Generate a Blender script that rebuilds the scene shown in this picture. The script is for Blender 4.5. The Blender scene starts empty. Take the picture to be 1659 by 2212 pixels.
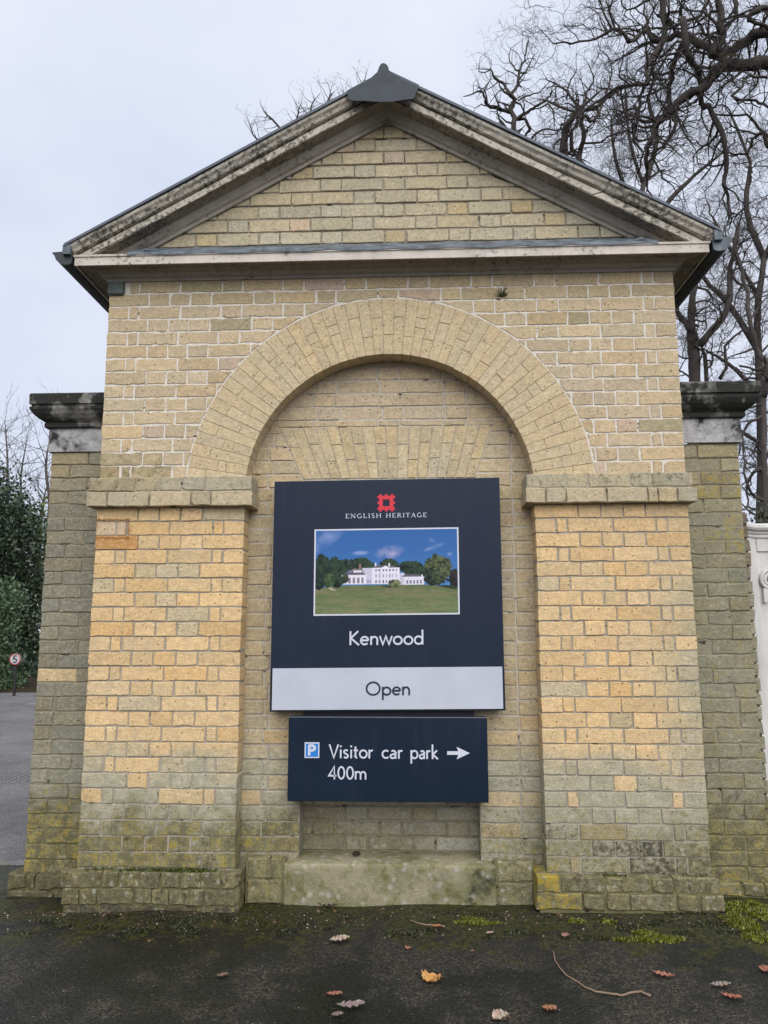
import bpy, bmesh, math, random
import numpy as np
from mathutils import Vector
random.seed(7)
rng = np.random.default_rng(11)
SC = bpy.context.scene
COL = SC.collection
PI = math.pi

# ------------------------------------------------------------------ camera
F, PITCH, YAW, ROLL = 1620.0, 0.15314046, 0.0412018, -0.00145
CAM = np.array([0.135762, -3.865063, 1.367617])
PX, PY = 829.5, 1106.0
fwd = np.array([-math.sin(YAW)*math.cos(PITCH), math.cos(YAW)*math.cos(PITCH), math.sin(PITCH)])
rt = np.array([math.cos(YAW), math.sin(YAW), 0.0]); up = np.cross(rt, fwd)
rt, up = math.cos(ROLL)*rt + math.sin(ROLL)*up, -math.sin(ROLL)*rt + math.cos(ROLL)*up
cam = bpy.data.cameras.new('camera'); co = bpy.data.objects.new('camera', cam); COL.objects.link(co)
cam.sensor_fit = 'VERTICAL'; cam.sensor_height = 36; cam.lens = 36*F/2212
cam.clip_start = .05; cam.clip_end = 2000
from mathutils import Matrix
co.matrix_world = Matrix(((rt[0], up[0], -fwd[0], CAM[0]), (rt[1], up[1], -fwd[1], CAM[1]), (rt[2], up[2], -fwd[2], CAM[2]), (0, 0, 0, 1)))
SC.camera = co
def at(px, py, Y):
    "a point of the place, standing Y metres behind the wall face"
    d = (px-PX)/F*rt - (py-PY)/F*up + fwd
    t = (Y-CAM[1])/d[1]
    return CAM + t*d
def atg(px, py, z=0.0):
    d = (px-PX)/F*rt - (py-PY)/F*up + fwd
    return CAM + (z-CAM[2])/d[2]*d

# ------------------------------------------------------------------ sky, sun, exposure
SUN_EL, SUN_AZ = math.radians(46), math.radians(14)      # high veiled sun behind the viewer, a little to the right
W = bpy.data.worlds.new('World'); SC.world = W; W.use_nodes = True
wn, wl = W.node_tree.nodes, W.node_tree.links
bg = wn['Background']
sky = wn.new('ShaderNodeTexSky'); sky.sky_type = 'NISHITA'; sky.sun_disc = False
sky.sun_elevation = SUN_EL; sky.sun_rotation = math.radians(180) - SUN_AZ; sky.air_density = 1.2; sky.dust_density = 3
tc = wn.new('ShaderNodeTexCoord')
n1 = wn.new('ShaderNodeTexNoise'); n1.inputs['Scale'].default_value = 1.7; n1.inputs['Detail'].default_value = 6; n1.inputs['Roughness'].default_value = .5
mp = wn.new('ShaderNodeMapping'); mp.inputs['Scale'].default_value = (1, 1, 2.2); mp.inputs['Location'].default_value = (.3, 2.1, .4)
wl.new(tc.outputs['Generated'], mp.inputs['Vector']); wl.new(mp.outputs['Vector'], n1.inputs['Vector'])
rp = wn.new('ShaderNodeValToRGB')
rp.color_ramp.elements[0].position = .36; rp.color_ramp.elements[0].color = (5.15, 5.65, 6.95, 1)
rp.color_ramp.elements[1].position = .66; rp.color_ramp.elements[1].color = (6.5, 6.75, 7.5, 1)
wl.new(n1.outputs['Fac'], rp.inputs['Fac'])
mx = wn.new('ShaderNodeMix'); mx.data_type = 'RGBA'; mx.inputs['Factor'].default_value = .93
wl.new(sky.outputs['Color'], mx.inputs['A']); wl.new(rp.outputs['Color'], mx.inputs['B'])
wl.new(mx.outputs['Result'], bg.inputs['Color']); bg.inputs['Strength'].default_value = 0.0635
sl = bpy.data.lights.new('sun', 'SUN'); sl.energy = 1.5; sl.angle = math.radians(75); sl.color = (1, .97, .92)
so = bpy.data.objects.new('sun', sl); COL.objects.link(so)
sd = Vector((math.sin(SUN_AZ)*math.cos(SUN_EL), -math.cos(SUN_AZ)*math.cos(SUN_EL), math.sin(SUN_EL)))
so.rotation_euler = sd.to_track_quat('Z', 'Y').to_euler(); so.location = (2, -8, 9)
SC.view_settings.view_transform = 'Standard'; SC.view_settings.look = 'None'
SC.view_settings.gamma = 1; SC.view_settings.use_curve_mapping = False
SC.view_settings.exposure = 1.1

# ------------------------------------------------------------------ helpers
def prop(o, label=None, cat=None, group=None, kind=None):
    if label: o['label'] = label
    if cat: o['category'] = cat
    if group: o['group'] = group
    if kind: o['kind'] = kind
    return o
def empty(name, loc, label, cat, group=None):
    o = bpy.data.objects.new(name, None); COL.objects.link(o); o.location = loc; o.empty_display_size = .2
    return prop(o, label, cat, group)
def attr(me, name, vals):
    a = me.color_attributes.new(name, 'FLOAT_COLOR', 'POINT')
    a.data.foreach_set('color', np.asarray(vals, 'f').ravel())
def obj(name, V, Fc, mat, parent=None, smooth=False, tint=None, wear=None, rot=None):
    me = bpy.data.meshes.new(name)
    V = np.asarray(V, float)
    if parent is not None: V = V - np.array(parent_world(parent))
    me.from_pydata(V.tolist(), [], Fc); me.update()
    if smooth: me.polygons.foreach_set('use_smooth', [True]*len(me.polygons))
    n = len(V)
    if tint is not None:
        t = np.asarray(tint, float); t = np.tile(t, (n, 1)) if t.ndim == 1 else t
        attr(me, 'tint', np.hstack([t, np.ones((n, 1))]))
    if wear is not None:
        t = np.asarray(wear, float); t = np.tile(t, (n, 1)) if t.ndim == 1 else t
        attr(me, 'wear', t if t.shape[1] == 4 else np.hstack([t, np.ones((n, 1))]))
    me.materials.append(mat)
    o = bpy.data.objects.new(name, me); COL.objects.link(o)
    if parent is not None: o.parent = parent
    return o
def parent_world(o):
    l = np.array(o.location)
    while o.parent is not None:
        o = o.parent; l = l + np.array(o.location)
    return l
class MB:
    def __init__(s): s.V = []; s.F = []
    def add(s, V, Fc):
        b = len(s.V); s.V += [tuple(v) for v in V]; s.F += [tuple(i+b for i in f) for f in Fc]; return s
    def box(s, x0, x1, y0, y1, z0, z1, j=0):
        v = [(x, y, z) for z in (z0, z1) for y in (y0, y1) for x in (x0, x1)]
        if j: v = [tuple(c+random.uniform(-j, j) for c in p) for p in v]
        return s.add(v, [(0, 2, 3, 1), (4, 5, 7, 6), (0, 1, 5, 4), (1, 3, 7, 5), (3, 2, 6, 7), (2, 0, 4, 6)])
    def bevbox(s, x0, x1, y0, y1, z0, z1, b):
        bm = bmesh.new(); bmesh.ops.create_cube(bm, size=1)
        for v in bm.verts:
            v.co = Vector(((x0+x1)/2+v.co.x*(x1-x0), (y0+y1)/2+v.co.y*(y1-y0), (z0+z1)/2+v.co.z*(z1-z0)))
        bmesh.ops.bevel(bm, geom=bm.edges[:], offset=b, segments=1, affect='EDGES')
        bm.verts.index_update()
        s.add([v.co[:] for v in bm.verts], [[v.index for v in f.verts] for f in bm.faces]); bm.free(); return s
    def tube(s, pts, rad, n=6, cap=True):
        pts = [Vector(p) for p in pts]; V = []; Fc = []
        a = None
        for i, p in enumerate(pts):
            d = (pts[min(i+1, len(pts)-1)] - pts[max(i-1, 0)])
            if d.length < 1e-9: d = Vector((0, 0, 1))
            d.normalize()
            if a is None: a = d.orthogonal().normalized()
            a = (a - d*a.dot(d)); a = a.normalized() if a.length > 1e-6 else d.orthogonal().normalized()
            b = d.cross(a); r = rad[i] if hasattr(rad, '__len__') else rad
            for k in range(n):
                t = 2*PI*k/n; V.append(p + a*(r*math.cos(t)) + b*(r*math.sin(t)))
        for i in range(len(pts)-1):
            for k in range(n):
                Fc.append((i*n+k, i*n+(k+1) % n, (i+1)*n+(k+1) % n, (i+1)*n+k))
        if cap:
            Fc.append(tuple(range(n))[::-1]); Fc.append(tuple(range((len(pts)-1)*n, len(pts)*n)))
        return s.add(V, Fc)
    def prism(s, poly, y0, y1):
        "poly: (x, z) anticlockwise seen from the front (-y); y0 front"
        n = len(poly)
        V = [(x, y0, z) for x, z in poly] + [(x, y1, z) for x, z in poly]
        Fc = [tuple(range(n)), tuple(range(n, 2*n))[::-1]] + [(i, i+n, (i+1) % n+n, (i+1) % n) for i in range(n)]
        return s.add(V, Fc)
    def sweep(s, prof, path, close_ends=True):
        "prof: (outward, z); path: plan (x, y) points, outward is to the right of travel"
        P = [Vector((a, b)) for a, b in path]; m = len(prof); V = []; Fc = []
        for i, p in enumerate(P):
            d0 = (P[i]-P[i-1]).normalized() if i else (P[1]-P[0]).normalized()
            d1 = (P[i+1]-P[i]).normalized() if i < len(P)-1 else d0
            n0 = Vector((d0.y, -d0.x)); n1 = Vector((d1.y, -d1.x)); nn = (n0+n1); nn = nn/max(.2, nn.dot(n0))
            for o, z in prof: V.append((p.x+nn.x*o, p.y+nn.y*o, z))
        for i in range(len(P)-1):
            for k in range(m-1):
                Fc.append((i*m+k, (i+1)*m+k, (i+1)*m+k+1, i*m+k+1))
        if close_ends: Fc.append(tuple(range(m))); Fc.append(tuple(range((len(P)-1)*m, len(P)*m))[::-1])
        return s.add(V, Fc)
    def build(s, name, mat, parent=None, **k): return obj(name, s.V, s.F, mat, parent, **k)

# ------------------------------------------------------------------ materials
class NT:
    def __init__(s, name, rough=.9, spec=.25):
        s.m = bpy.data.materials.new(name); s.m.use_nodes = True; s.t = s.m.node_tree; s.n = s.t.nodes
        s.b = s.n['Principled BSDF']; s.b.inputs['Roughness'].default_value = rough
        s.b.inputs['Specular IOR Level'].default_value = spec
        g = s.n.new('ShaderNodeNewGeometry'); s.P = g.outputs['Position']; s.N = g.outputs['Normal']
    def link(s, a, b): s.t.links.new(a, b)
    def put(s, sock, v):
        if v is None: return
        if hasattr(v, 'is_output'): s.link(v, sock)
        elif isinstance(v, (tuple, list)) and len(v) == 3 and sock.type == 'RGBA': sock.default_value = (*v, 1)
        else: sock.default_value = v
    def noise(s, scale, detail=4, rough=.55, vec=None, dist=0):
        n = s.n.new('ShaderNodeTexNoise'); s.link(vec if vec is not None else s.P, n.inputs['Vector'])
        n.inputs['Scale'].default_value = scale; n.inputs['Detail'].default_value = detail
        n.inputs['Roughness'].default_value = rough; n.inputs['Distortion'].default_value = dist
        return n.outputs['Fac']
    def voro(s, scale, vec=None, out='Distance', feat='F1'):
        n = s.n.new('ShaderNodeTexVoronoi'); n.feature = feat; s.link(vec if vec is not None else s.P, n.inputs['Vector'])
        n.inputs['Scale'].default_value = scale
        if out == 'both': return n.outputs['Distance'], n.outputs['Color']
        return n.outputs[out]
    def scale(s, v, loc=(0, 0, 0)):
        n = s.n.new('ShaderNodeMapping'); s.link(s.P, n.inputs['Vector']); n.inputs['Scale'].default_value = v; n.inputs['Location'].default_value = loc
        return n.outputs['Vector']
    def math(s, op, a, b=None, clamp=False):
        n = s.n.new('ShaderNodeMath'); n.operation = op; n.use_clamp = clamp
        s.put(n.inputs[0], a); s.put(n.inputs[1], b); return n.outputs[0]
    def rng(s, v, a, b, c=0.0, d=1.0, smooth=False):
        n = s.n.new('ShaderNodeMapRange'); n.clamp = True
        if smooth: n.interpolation_type = 'SMOOTHSTEP'
        s.put(n.inputs['Value'], v)
        for k, x in zip(('From Min', 'From Max', 'To Min', 'To Max'), (a, b, c, d)): n.inputs[k].default_value = x
        return n.outputs['Result']
    def mix(s, f, a, b, blend='MIX'):
        n = s.n.new('ShaderNodeMix'); n.data_type = 'RGBA'; n.blend_type = blend
        s.put(n.inputs['Factor'], f); s.put(n.inputs['A'], a); s.put(n.inputs['B'], b); return n.outputs['Result']
    def mul(s, c, v):
        n = s.n.new('ShaderNodeVectorMath'); n.operation = 'SCALE'; s.put(n.inputs[0], c); s.put(n.inputs['Scale'], v); return n.outputs[0]
    def attr(s, name):
        n = s.n.new('ShaderNodeAttribute'); n.attribute_name = name; return n.outputs['Color']
    def sep(s, c):
        n = s.n.new('ShaderNodeSeparateXYZ'); s.link(c, n.inputs[0]); return n.outputs
    def sum(s, *terms):
        "sum of (socket, weight) and constants, clamped at the end by the caller"
        acc = None
        for t in terms:
            v = s.math('MULTIPLY', t[0], t[1]) if isinstance(t, tuple) else t
            acc = v if acc is None else s.math('ADD', acc, v)
        return acc
    def done(s, col, bump=None, dist=.003, strength=.6, rough=None):
        s.put(s.b.inputs['Base Color'], col)
        if rough is not None: s.put(s.b.inputs['Roughness'], rough)
        if bump is not None:
            n = s.n.new('ShaderNodeBump'); n.inputs['Distance'].default_value = dist; n.inputs['Strength'].default_value = strength
            s.link(bump, n.inputs['Height']); s.link(n.outputs[0], s.b.inputs['Normal'])
        return s.m

def mat_brick(name='yellow_stock_brick'):
    t = NT(name, .92, .2)
    tint = t.attr('tint'); wat = t.n.new('ShaderNodeAttribute'); wat.attribute_name = 'wear'; w = t.sep(wat.outputs['Color'])
    xyz = t.sep(t.P)
    nA = t.noise(6, 4); nL = t.noise(2.3, 4, .6); nD_ = t.noise(13, 4, .6); nB = t.noise(34, 5, .62)
    # rain splash has bleached the foot of the wall and the outer edge of the right pier grey
    zz = t.sum((xyz[2], 1.), (nL, .55), (nA, .30), (nB, .12), -.485)
    gf = t.math('MAXIMUM', t.rng(zz, .86, .56, 0, 1, True), t.math('MULTIPLY', t.rng(t.sum((xyz[0], 1.), (nL, .5), (nA, .3), -.4), 1.22, 1.58, 0, .8, True), t.rng(xyz[2], 1.95, 1.45)))
    gf = t.math('MULTIPLY', gf, t.math('MULTIPLY', wat.outputs['Alpha'], .9))
    tint = t.mix(gf, tint, t.mix(t.rng(nD_, .40, .62), (.305, .305, .215), (.40, .385, .295))); nC = t.noise(150, 4, .65); nD = t.noise(15, 5, .6)
    nE = t.noise(72, 4, .6)
    col = t.mul(tint, t.rng(nB, .25, .75, .84, 1.14)); col = t.mul(col, t.rng(nC, .3, .7, .77, 1.23)); col = t.mul(col, t.rng(nE, .3, .7, .86, 1.12))
    grey = t.mix(.5, t.mul(tint, .85), (.30, .29, .24))
    col = t.mix(t.rng(nD, .50, .70, 0, .55), col, grey)
    pale = t.mix(.6, t.mul(tint, 1.15), (.62, .56, .47))
    col = t.mix(t.rng(nE, .54, .70, 0, .45), col, pale)
    # dark clinker pits
    d, c = t.voro(48, out='both'); r = t.sep(c)[0]
    pit = t.math('MULTIPLY', t.math('LESS_THAN', t.math('ADD', d, t.math('MULTIPLY', nC, .16)), .27), t.math('GREATER_THAN', r, .80))
    col = t.mix(t.math('MULTIPLY', pit, .8), col, (.07, .055, .035))
    # creases of the hand moulding
    cv = t.noise(10, 3, .6, t.scale((1, 1, 3.6)), 1.2)
    crease = t.rng(t.math('ABSOLUTE', t.math('SUBTRACT', cv, .5)), .0, .022, 1, 0)
    col = t.mix(t.math('MULTIPLY', crease, .30), col, t.mul(tint, .45))
    # soot, algae, lichens
    so_ = t.math('MULTIPLY', t.sum((w[2], 1.0), (nB, 1.4), (nE, .5), (nD, .8), -1.88), 3.0, True)
    damp = t.rng(t.math('ADD', xyz[2], t.math('MULTIPLY', t.math('SUBTRACT', nA, .5), .75)), .66, .26, 0, 1, True)
    damp = t.math('MULTIPLY', damp, t.rng(xyz[0], -1.0, .4, 1, .60))
    al = t.math('MULTIPLY', t.sum((damp, .92), (w[0], 1.45), (nB, 1.3), (nA, .9), (nE, .5), -1.85), 1.9, True)
    alc = t.mix(t.rng(nD, .4, .62), (.115, .105, .052), (.25, .225, .105))
    alc = t.mix(t.rng(nC, .40, .62), t.mul(alc, .5), t.mul(alc, 1.25))
    col = t.mix(t.math('MULTIPLY', al, .88), col, alc)
    d2, c2 = t.voro(26, out='both'); r2 = t.sep(c2)[1]
    pl = t.math('MULTIPLY', t.rng(t.sum((d2, 1.), (nE, 1.1), (nC, .5)), .95, 1.15, 1, 0), t.math('GREATER_THAN', r2, .45))
    pl = t.math('MULTIPLY', pl, t.math('MULTIPLY', t.rng(xyz[2], .8, .35, 0, .55), t.rng(nA, .35, .6)))
    col = t.mix(pl, col, t.mix(nC, (.30, .32, .26), (.52, .53, .45)))
    ly = t.math('MULTIPLY', t.sum((damp, .27), (w[1], 1.0), (nB, 1.9), (nD, 1.2), (nE, .6), -2.25), 1.8, True)
    col = t.mix(t.math('MULTIPLY', ly, .85), col, t.mix(nC, (.22, .15, .015), (.50, .36, .04)))
    col = t.mix(t.math('MULTIPLY', so_, .88), col, (.045, .042, .036))
    # rust bled out of a cramp near the top left of the left pilaster
    ax = t.math('MULTIPLY', t.math('ABSOLUTE', t.math('ADD', xyz[0], 1.465)), .55); az_ = t.math('ABSOLUTE', t.math('SUBTRACT', xyz[2], 1.885))
    rd = t.math('ADD', t.math('MAXIMUM', ax, az_), t.math('MULTIPLY', t.math('SUBTRACT', nB, .5), .030))
    ru = t.rng(t.math('ABSOLUTE', t.math('SUBTRACT', rd, .048)), .001, .009, .85, 0)
    col = t.mix(ru, col, (.25, .095, .025))
    h = t.sum((nB, .22), (nE, .3), (nC, .5), (crease, -.35), (pit, -.7))
    return t.done(col, h, .004, .55)
def mat_mortar():
    t = NT('lime_mortar', .95, .15)
    tint = t.attr('tint'); w = t.sep(t.attr('wear')); z = t.sep(t.P)[2]
    nA = t.noise(5, 4); nB = t.noise(30, 5, .65); nC = t.noise(170, 4, .7)
    col = t.mul(tint, t.rng(nC, .25, .75, .65, 1.25))
    gap = t.math('MULTIPLY', t.sum((nB, 1.6), (nA, 1.2), (w[2], 1.0), -1.95), 3.5, True)
    col = t.mix(t.math('MULTIPLY', gap, .8), col, (.05, .045, .035))
    al = t.math('MULTIPLY', t.sum((w[0], 1.2), (t.rng(t.math('ADD', z, t.math('MULTIPLY', t.math('SUBTRACT', nA, .5), .7)), .62, .26, 0, 1), .75), (nB, 1.4), (nA, .8), -1.7), 2.2, True)
    col = t.mix(t.math('MULTIPLY', al, .9), col, t.mix(nC, (.07, .065, .028), (.26, .24, .12)))
    n2 = t.noise(11, 4, .6, t.scale((1, 1, 2.2), (3, 1, 7)))
    hole = t.math('MULTIPLY', t.math('SUBTRACT', t.sum((n2, 1.), (nC, .12)), .675), 14, True)
    col = t.mix(t.math('MULTIPLY', hole, .92), col, (.016, .014, .011))
    return t.done(col, t.sum((nC, .6), (nB, .6)), .006, .9)
def mat_stone(name, base, algae=.5, soot=0., pale=.3):
    t = NT(name, .93, .2); z = t.sep(t.P)[2]
    nA = t.noise(4, 5, .6); nB = t.noise(22, 6, .65); nC = t.noise(120, 4, .7)
    col = t.mul(t.mix(t.rng(nA, .4, .6, 0, .5), base, tuple(c*.6 for c in base)), t.rng(nB, .25, .75, .55, 1.4)); col = t.mul(col, t.rng(nC, .25, .75, .75, 1.22))
    if algae: col = t.mix(t.math('MULTIPLY', t.sum((nB, 1.6), (nA, 1.0), algae, -1.6), 2.2, True), col, t.mix(nC, (.07, .08, .035), (.22, .21, .09)))
    if soot: col = t.mix(t.math('MULTIPLY', t.sum((nA, 2.2), (nB, .7), soot, -1.85), 4.5, True), col, t.mix(nC, (.015, .015, .014), (.05, .05, .045)))
    d, c = t.voro(24, out='both'); r = t.sep(c)[0]
    sp = t.math('MULTIPLY', t.rng(t.sum((d, 1.), (nB, 1.1), (nC, .4)), .90, 1.12, 1, 0), t.math('GREATER_THAN', r, 1-pale))
    col = t.mix(t.math('MULTIPLY', sp, .42), col, t.mix(nC, (.33, .35, .31), (.56, .57, .52)))
    return t.done(col, t.sum((nB, .9), (nC, .5), (nA, .8)), .010, .8)
def mat_paint(name='weathered_white_paint', grime=.55, base=(.62, .58, .53)):
    t = NT(name, .6, .3)
    nA = t.noise(3, 4); nB = t.noise(44, 6, .75); nC = t.noise(140, 4, .6); st = t.noise(9, 5, .7, t.scale((1, 1, .35)))
    up_ = t.sep(t.N)[2]
    col = t.mul(t.mix(t.rng(st, .35, .65), base, (base[0]*.80, base[1]*.79, base[2]*.78)), t.rng(nC, .25, .75, .88, 1.08))
    g = t.math('MULTIPLY', t.sum((nB, 2.2), (nA, 1.2), (st, .5), grime, -2.40), 3.2, True)
    col = t.mix(t.math('MULTIPLY', g, .9), col, t.mix(t.rng(nC, .4, .6), (.022, .022, .016), (.085, .08, .055)))
    gr = t.math('MULTIPLY', t.sum((t.noise(16, 5, .7), 1.8), (t.noise(2.2, 3), 1.3), (grime, .6), -2.05), 4, True)
    col = t.mix(t.math('MULTIPLY', gr, .8), col, t.mix(nC, (.03, .035, .012), (.11, .11, .04)))
    return t.done(col, t.sum((nB, .5), (nC, .4)), .0025, .6)
def mat_plain(name, col, rough=.5, spec=.4, var=.08, scale=8, metal=0, bump=0):
    t = NT(name, rough, spec); n = t.noise(scale, 5, .6); n2 = t.noise(scale*12, 3)
    c = t.mul(t.mix(0, col, col), t.rng(n, .25, .75, 1-var, 1+var)); c = t.mul(c, t.rng(n2, .3, .7, 1-var*.6, 1+var*.6))
    t.b.inputs['Metallic'].default_value = metal
    return t.done(c, n2 if bump else None, bump or .001, .5, t.rng(n, .3, .7, max(.05, rough-.06), rough+.06))
def mat_sign(name, col, rough, spec):
    t = NT(name, rough, spec); n = t.noise(3, 5, .6); st = t.noise(26, 4, .6, t.scale((1, 1, .06))); f = t.noise(300, 2)
    z = t.sep(t.P)[2]
    streak = t.math('MULTIPLY', t.rng(st, .52, .78), t.rng(n, .4, .62))  # faint lighter vertical streaks, broken up by noise
    c = t.mix(t.math('MULTIPLY', streak, .05), t.mul(t.mix(0, col, col), t.rng(n, .3, .7, .93, 1.07)), (.20, .20, .20))
    return t.done(c, None, rough=t.rng(n, .3, .7, rough-.1, rough+.12))
def mat_lead():
    t = NT('lead_sheet', .55, .4)
    n = t.noise(7, 5, .6); s = t.noise(14, 5, .6, t.scale((1, 1, .25))); f = t.noise(120, 3)
    col = t.mix(t.rng(s, .38, .64), (.055, .068, .085), (.145, .175, .205)); col = t.mul(col, t.rng(f, .3, .7, .85, 1.12))
    col = t.mix(t.rng(n, .60, .72, 0, .6), col, (.05, .055, .05))
    return t.done(col, t.sum((n, 1.), (f, .2)), .006, .5)
def mat_bark(name, a, b, moss=.3):
    t = NT(name, .95, .15); n = t.noise(5, 4); f = t.noise(40, 4, .7); u = t.sep(t.N)[2]
    col = t.mix(t.rng(f, .35, .65), a, b)
    m = t.math('MULTIPLY', t.sum((n, 1.8), (u, .35), moss, -1.45), 2.5, True)
    col = t.mix(t.math('MULTIPLY', m, .7), col, (.10, .105, .045))
    return t.done(col, f, .02, .7)
def mat_leaf(name):
    t = NT(name, .42, .5); col = t.attr('tint')
    col = t.mul(col, t.rng(t.noise(30, 2), .3, .7, .8, 1.2))
    t.b.inputs['Subsurface Weight'].default_value = 0
    return t.done(col)
def mat_asphalt(name, road=False):
    t = NT(name, .8, .3); xyz = t.sep(t.P)
    nA = t.noise(1.3, 5, .55); nB = t.noise(7, 5, .6); nC = t.noise(45, 4, .65)
    d, c = t.voro(135, out='both'); cs = t.sep(c)
    d2, c2 = t.voro(60, out='both'); cs2 = t.sep(c2)
    if road:
        base = t.mix(t.rng(nA, .35, .65), (.112, .106, .110), (.165, .157, .160))
        col = t.mul(base, t.rng(cs[0], 0, 1, .6, 1.45)); col = t.mul(col, t.rng(nB, .3, .7, .85, 1.12))
        return t.done(col, t.sum((d, -1.), (nC, .6)), .006, .6)
    base = t.mix(t.rng(nA, .38, .62), (.0085, .0100, .0078), (.0170, .0172, .0135))
    base = t.mul(base, t.rng(cs[1], 0, 1, .55, 1.6))
    # worn patches where the pale aggregate shows
    worn = t.rng(t.sum((nA, 1.4), (nB, .8), -.62), .42, .62, 0, 1, True)
    stone = t.mix(cs[1], (.016, .015, .014), (.105, .086, .066))
    col = t.mix(t.math('MULTIPLY', worn, t.rng(cs[0], .35, .75, .1, .85)), base, stone)
    spk = t.math('MULTIPLY', t.math('GREATER_THAN', cs2[0], .90), t.math('LESS_THAN', d2, .22))
    col = t.mix(t.math('MULTIPLY', spk, .55), col, (.12, .115, .10))
    col = t.mul(col, t.rng(nC, .3, .7, .72, 1.22))
    # soil and moss creeping out from the foot of the wall
    near = t.rng(t.math('ADD', xyz[1], t.math('MULTIPLY', t.math('SUBTRACT', nB, .5), .55)), -.62, -.12, 0, 1, True)
    soil = t.mix(t.rng(nC, .35, .65), (.006, .0056, .0045), (.024, .020, .015))
    col = t.mix(t.math('MULTIPLY', near, .85), col, soil)
    ms = t.math('MULTIPLY', t.sum((near, .75), (nB, 1.7), (nC, .9), (t.rng(xyz[0], -1.5, 2.2, 0, 1), .22), -1.78), 2.6, True)
    col = t.mix(t.math('MULTIPLY', ms, .85), col, t.mix(t.rng(nC, .35, .7), (.010, .012, .004), (.055, .058, .009)))
    rough = t.rng(t.sum((nA, 1.0), (xyz[0], .05)), .36, .6, .32, .78)
    return t.done(col, t.sum((d, -.8), (nC, .7), (nB, .5)), .007, .75, rough)
BRICK = mat_brick(); MORTAR = mat_mortar()
STONE_SILL = mat_stone('sill_stone', (.34, .305, .21), .52, .14, .55)
STONE_CAP = mat_stone('sooty_coping_stone', (.25, .24, .215), .05, .76, .2)
STONE_CAP2 = mat_stone('mottled_coping_stone', (.26, .25, .215), .12, .60, .18)
STONE_BAND = mat_stone('pale_necking_stone', (.46, .45, .45), .0, .32, .2)
PAINT = mat_paint('weathered_white_paint', .28, (.60, .545, .485)); PAINT_S = mat_paint('brown_bed_paint', .28, (.40, .36, .305)); PAINT_R = mat_paint('mossy_rake_paint', .47, (.55, .505, .425))  # bed mould paint has a darker, browner base than the fascia
PAINT_D = mat_paint('shaded_dirty_soffit_paint', .42, (.27, .235, .19))  # soffit shade and brown dirt are both put into this dark base
LEAD = mat_lead()
LEAD2 = mat_plain('dark_lead', (.040, .049, .062), .6, .3, .45, 11, bump=.004)
GUTTER = mat_plain('black_gutter_paint', (.030, .034, .042), .55, .4, .25, 10)
SLATE = mat_plain('roof_slate', (.10, .115, .14), .6, .3, .2, 9)
NAVY = mat_sign('navy_sign_paint', (.0085, .0155, .035), .42, .22)
NAVY2 = mat_sign('dark_navy_sign_paint', (.004, .0125, .029), .45, .22)
FRAME = mat_plain('dark_sign_frame', (.008, .010, .020), .45, .25, .1, 4)
WHITE = mat_sign('white_sign_panel', (.46, .485, .555), .38, .32)
LETTER = mat_plain('white_lettering', (.56, .58, .655), .45, .3, .02, 6)
INK = mat_plain('navy_lettering', (.014, .022, .046), .45, .3, .02, 6)
RED = mat_plain('red_emblem', (.60, .028, .050), .45, .3, .03, 6)
BLUE = mat_plain('blue_parking_square', (.02, .19, .55), .45, .3, .03, 6)
GATEP = mat_paint('white_gate_paint', .12, (.66, .65, .63))
BARK = mat_bark('oak_bark', (.040, .034, .032), (.085, .074, .066), .22)
BARK2 = mat_bark('pale_bark', (.060, .053, .050), (.115, .10, .092), .28)
LEAFM = mat_leaf('evergreen_leaf')
DEADLEAF = NT('dead_leaf', .7, .3); DEADLEAF = DEADLEAF.done(DEADLEAF.mul(DEADLEAF.attr('tint'), DEADLEAF.rng(DEADLEAF.noise(90, 4), .3, .7, .65, 1.25)))
MOSS = mat_leaf('moss'); SOIL = mat_plain('soil', (.03, .026, .02), .95, .1, .3, 30)
TWIGM = mat_plain('dead_twig', (.22, .155, .11), .8, .2, .2, 30)

# ------------------------------------------------------------------ bricks
ALLB = {}
def dense(poly, step=.045, jit=.0012):
    out = []; n = len(poly)
    for i in range(n):
        a, b = np.array(poly[i]), np.array(poly[(i+1) % n]); L = np.hypot(*(b-a)); k = max(1, int(round(L/step)))
        for j in range(k): out.append(a+(b-a)*j/k)
    out = np.array(out); return out + rng.normal(0, jit, out.shape)
def brick_geo(poly, y, depth, bev=.0035, jit=.0012, step=.045, round_=0.0):
    P = dense(poly, step, jit); n = len(P); c = P.mean(0)
    d = P-c; r = np.maximum(np.hypot(d[:, 0], d[:, 1]), 1e-6)
    # inset towards the inside along the local edge normal
    e = np.roll(P, -1, 0)-np.roll(P, 1, 0); nn = np.stack([-e[:, 1], e[:, 0]], 1); nn /= np.maximum(np.hypot(nn[:, 0], nn[:, 1])[:, None], 1e-9)
    if round_: P = P + nn*0; 
    I = P + nn*bev
    tilt = np.clip(rng.normal(0, .0008, 2), -.0012, .0012)
    yy = y + (P-c)@tilt*4
    V = [(p[0], y+depth, p[1]) for p in P] + [(p[0], q+bev*.9, p[1]) for p, q in zip(P, yy)] + [(p[0], q+rng.normal(0, .0004), p[1]) for p, q in zip(I, yy)]
    Fc = []
    for i in range(n):
        j = (i+1) % n
        Fc.append((i, j, n+j, n+i)[::-1]); Fc.append((n+i, n+j, 2*n+j, 2*n+i)[::-1])
    Fc.append(tuple(range(2*n, 3*n)))
    return V, Fc
def area(poly):
    p = np.array(poly); x, z = p[:, 0], p[:, 1]; return abs(np.dot(x, np.roll(z, -1))-np.dot(z, np.roll(x, -1)))/2
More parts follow.
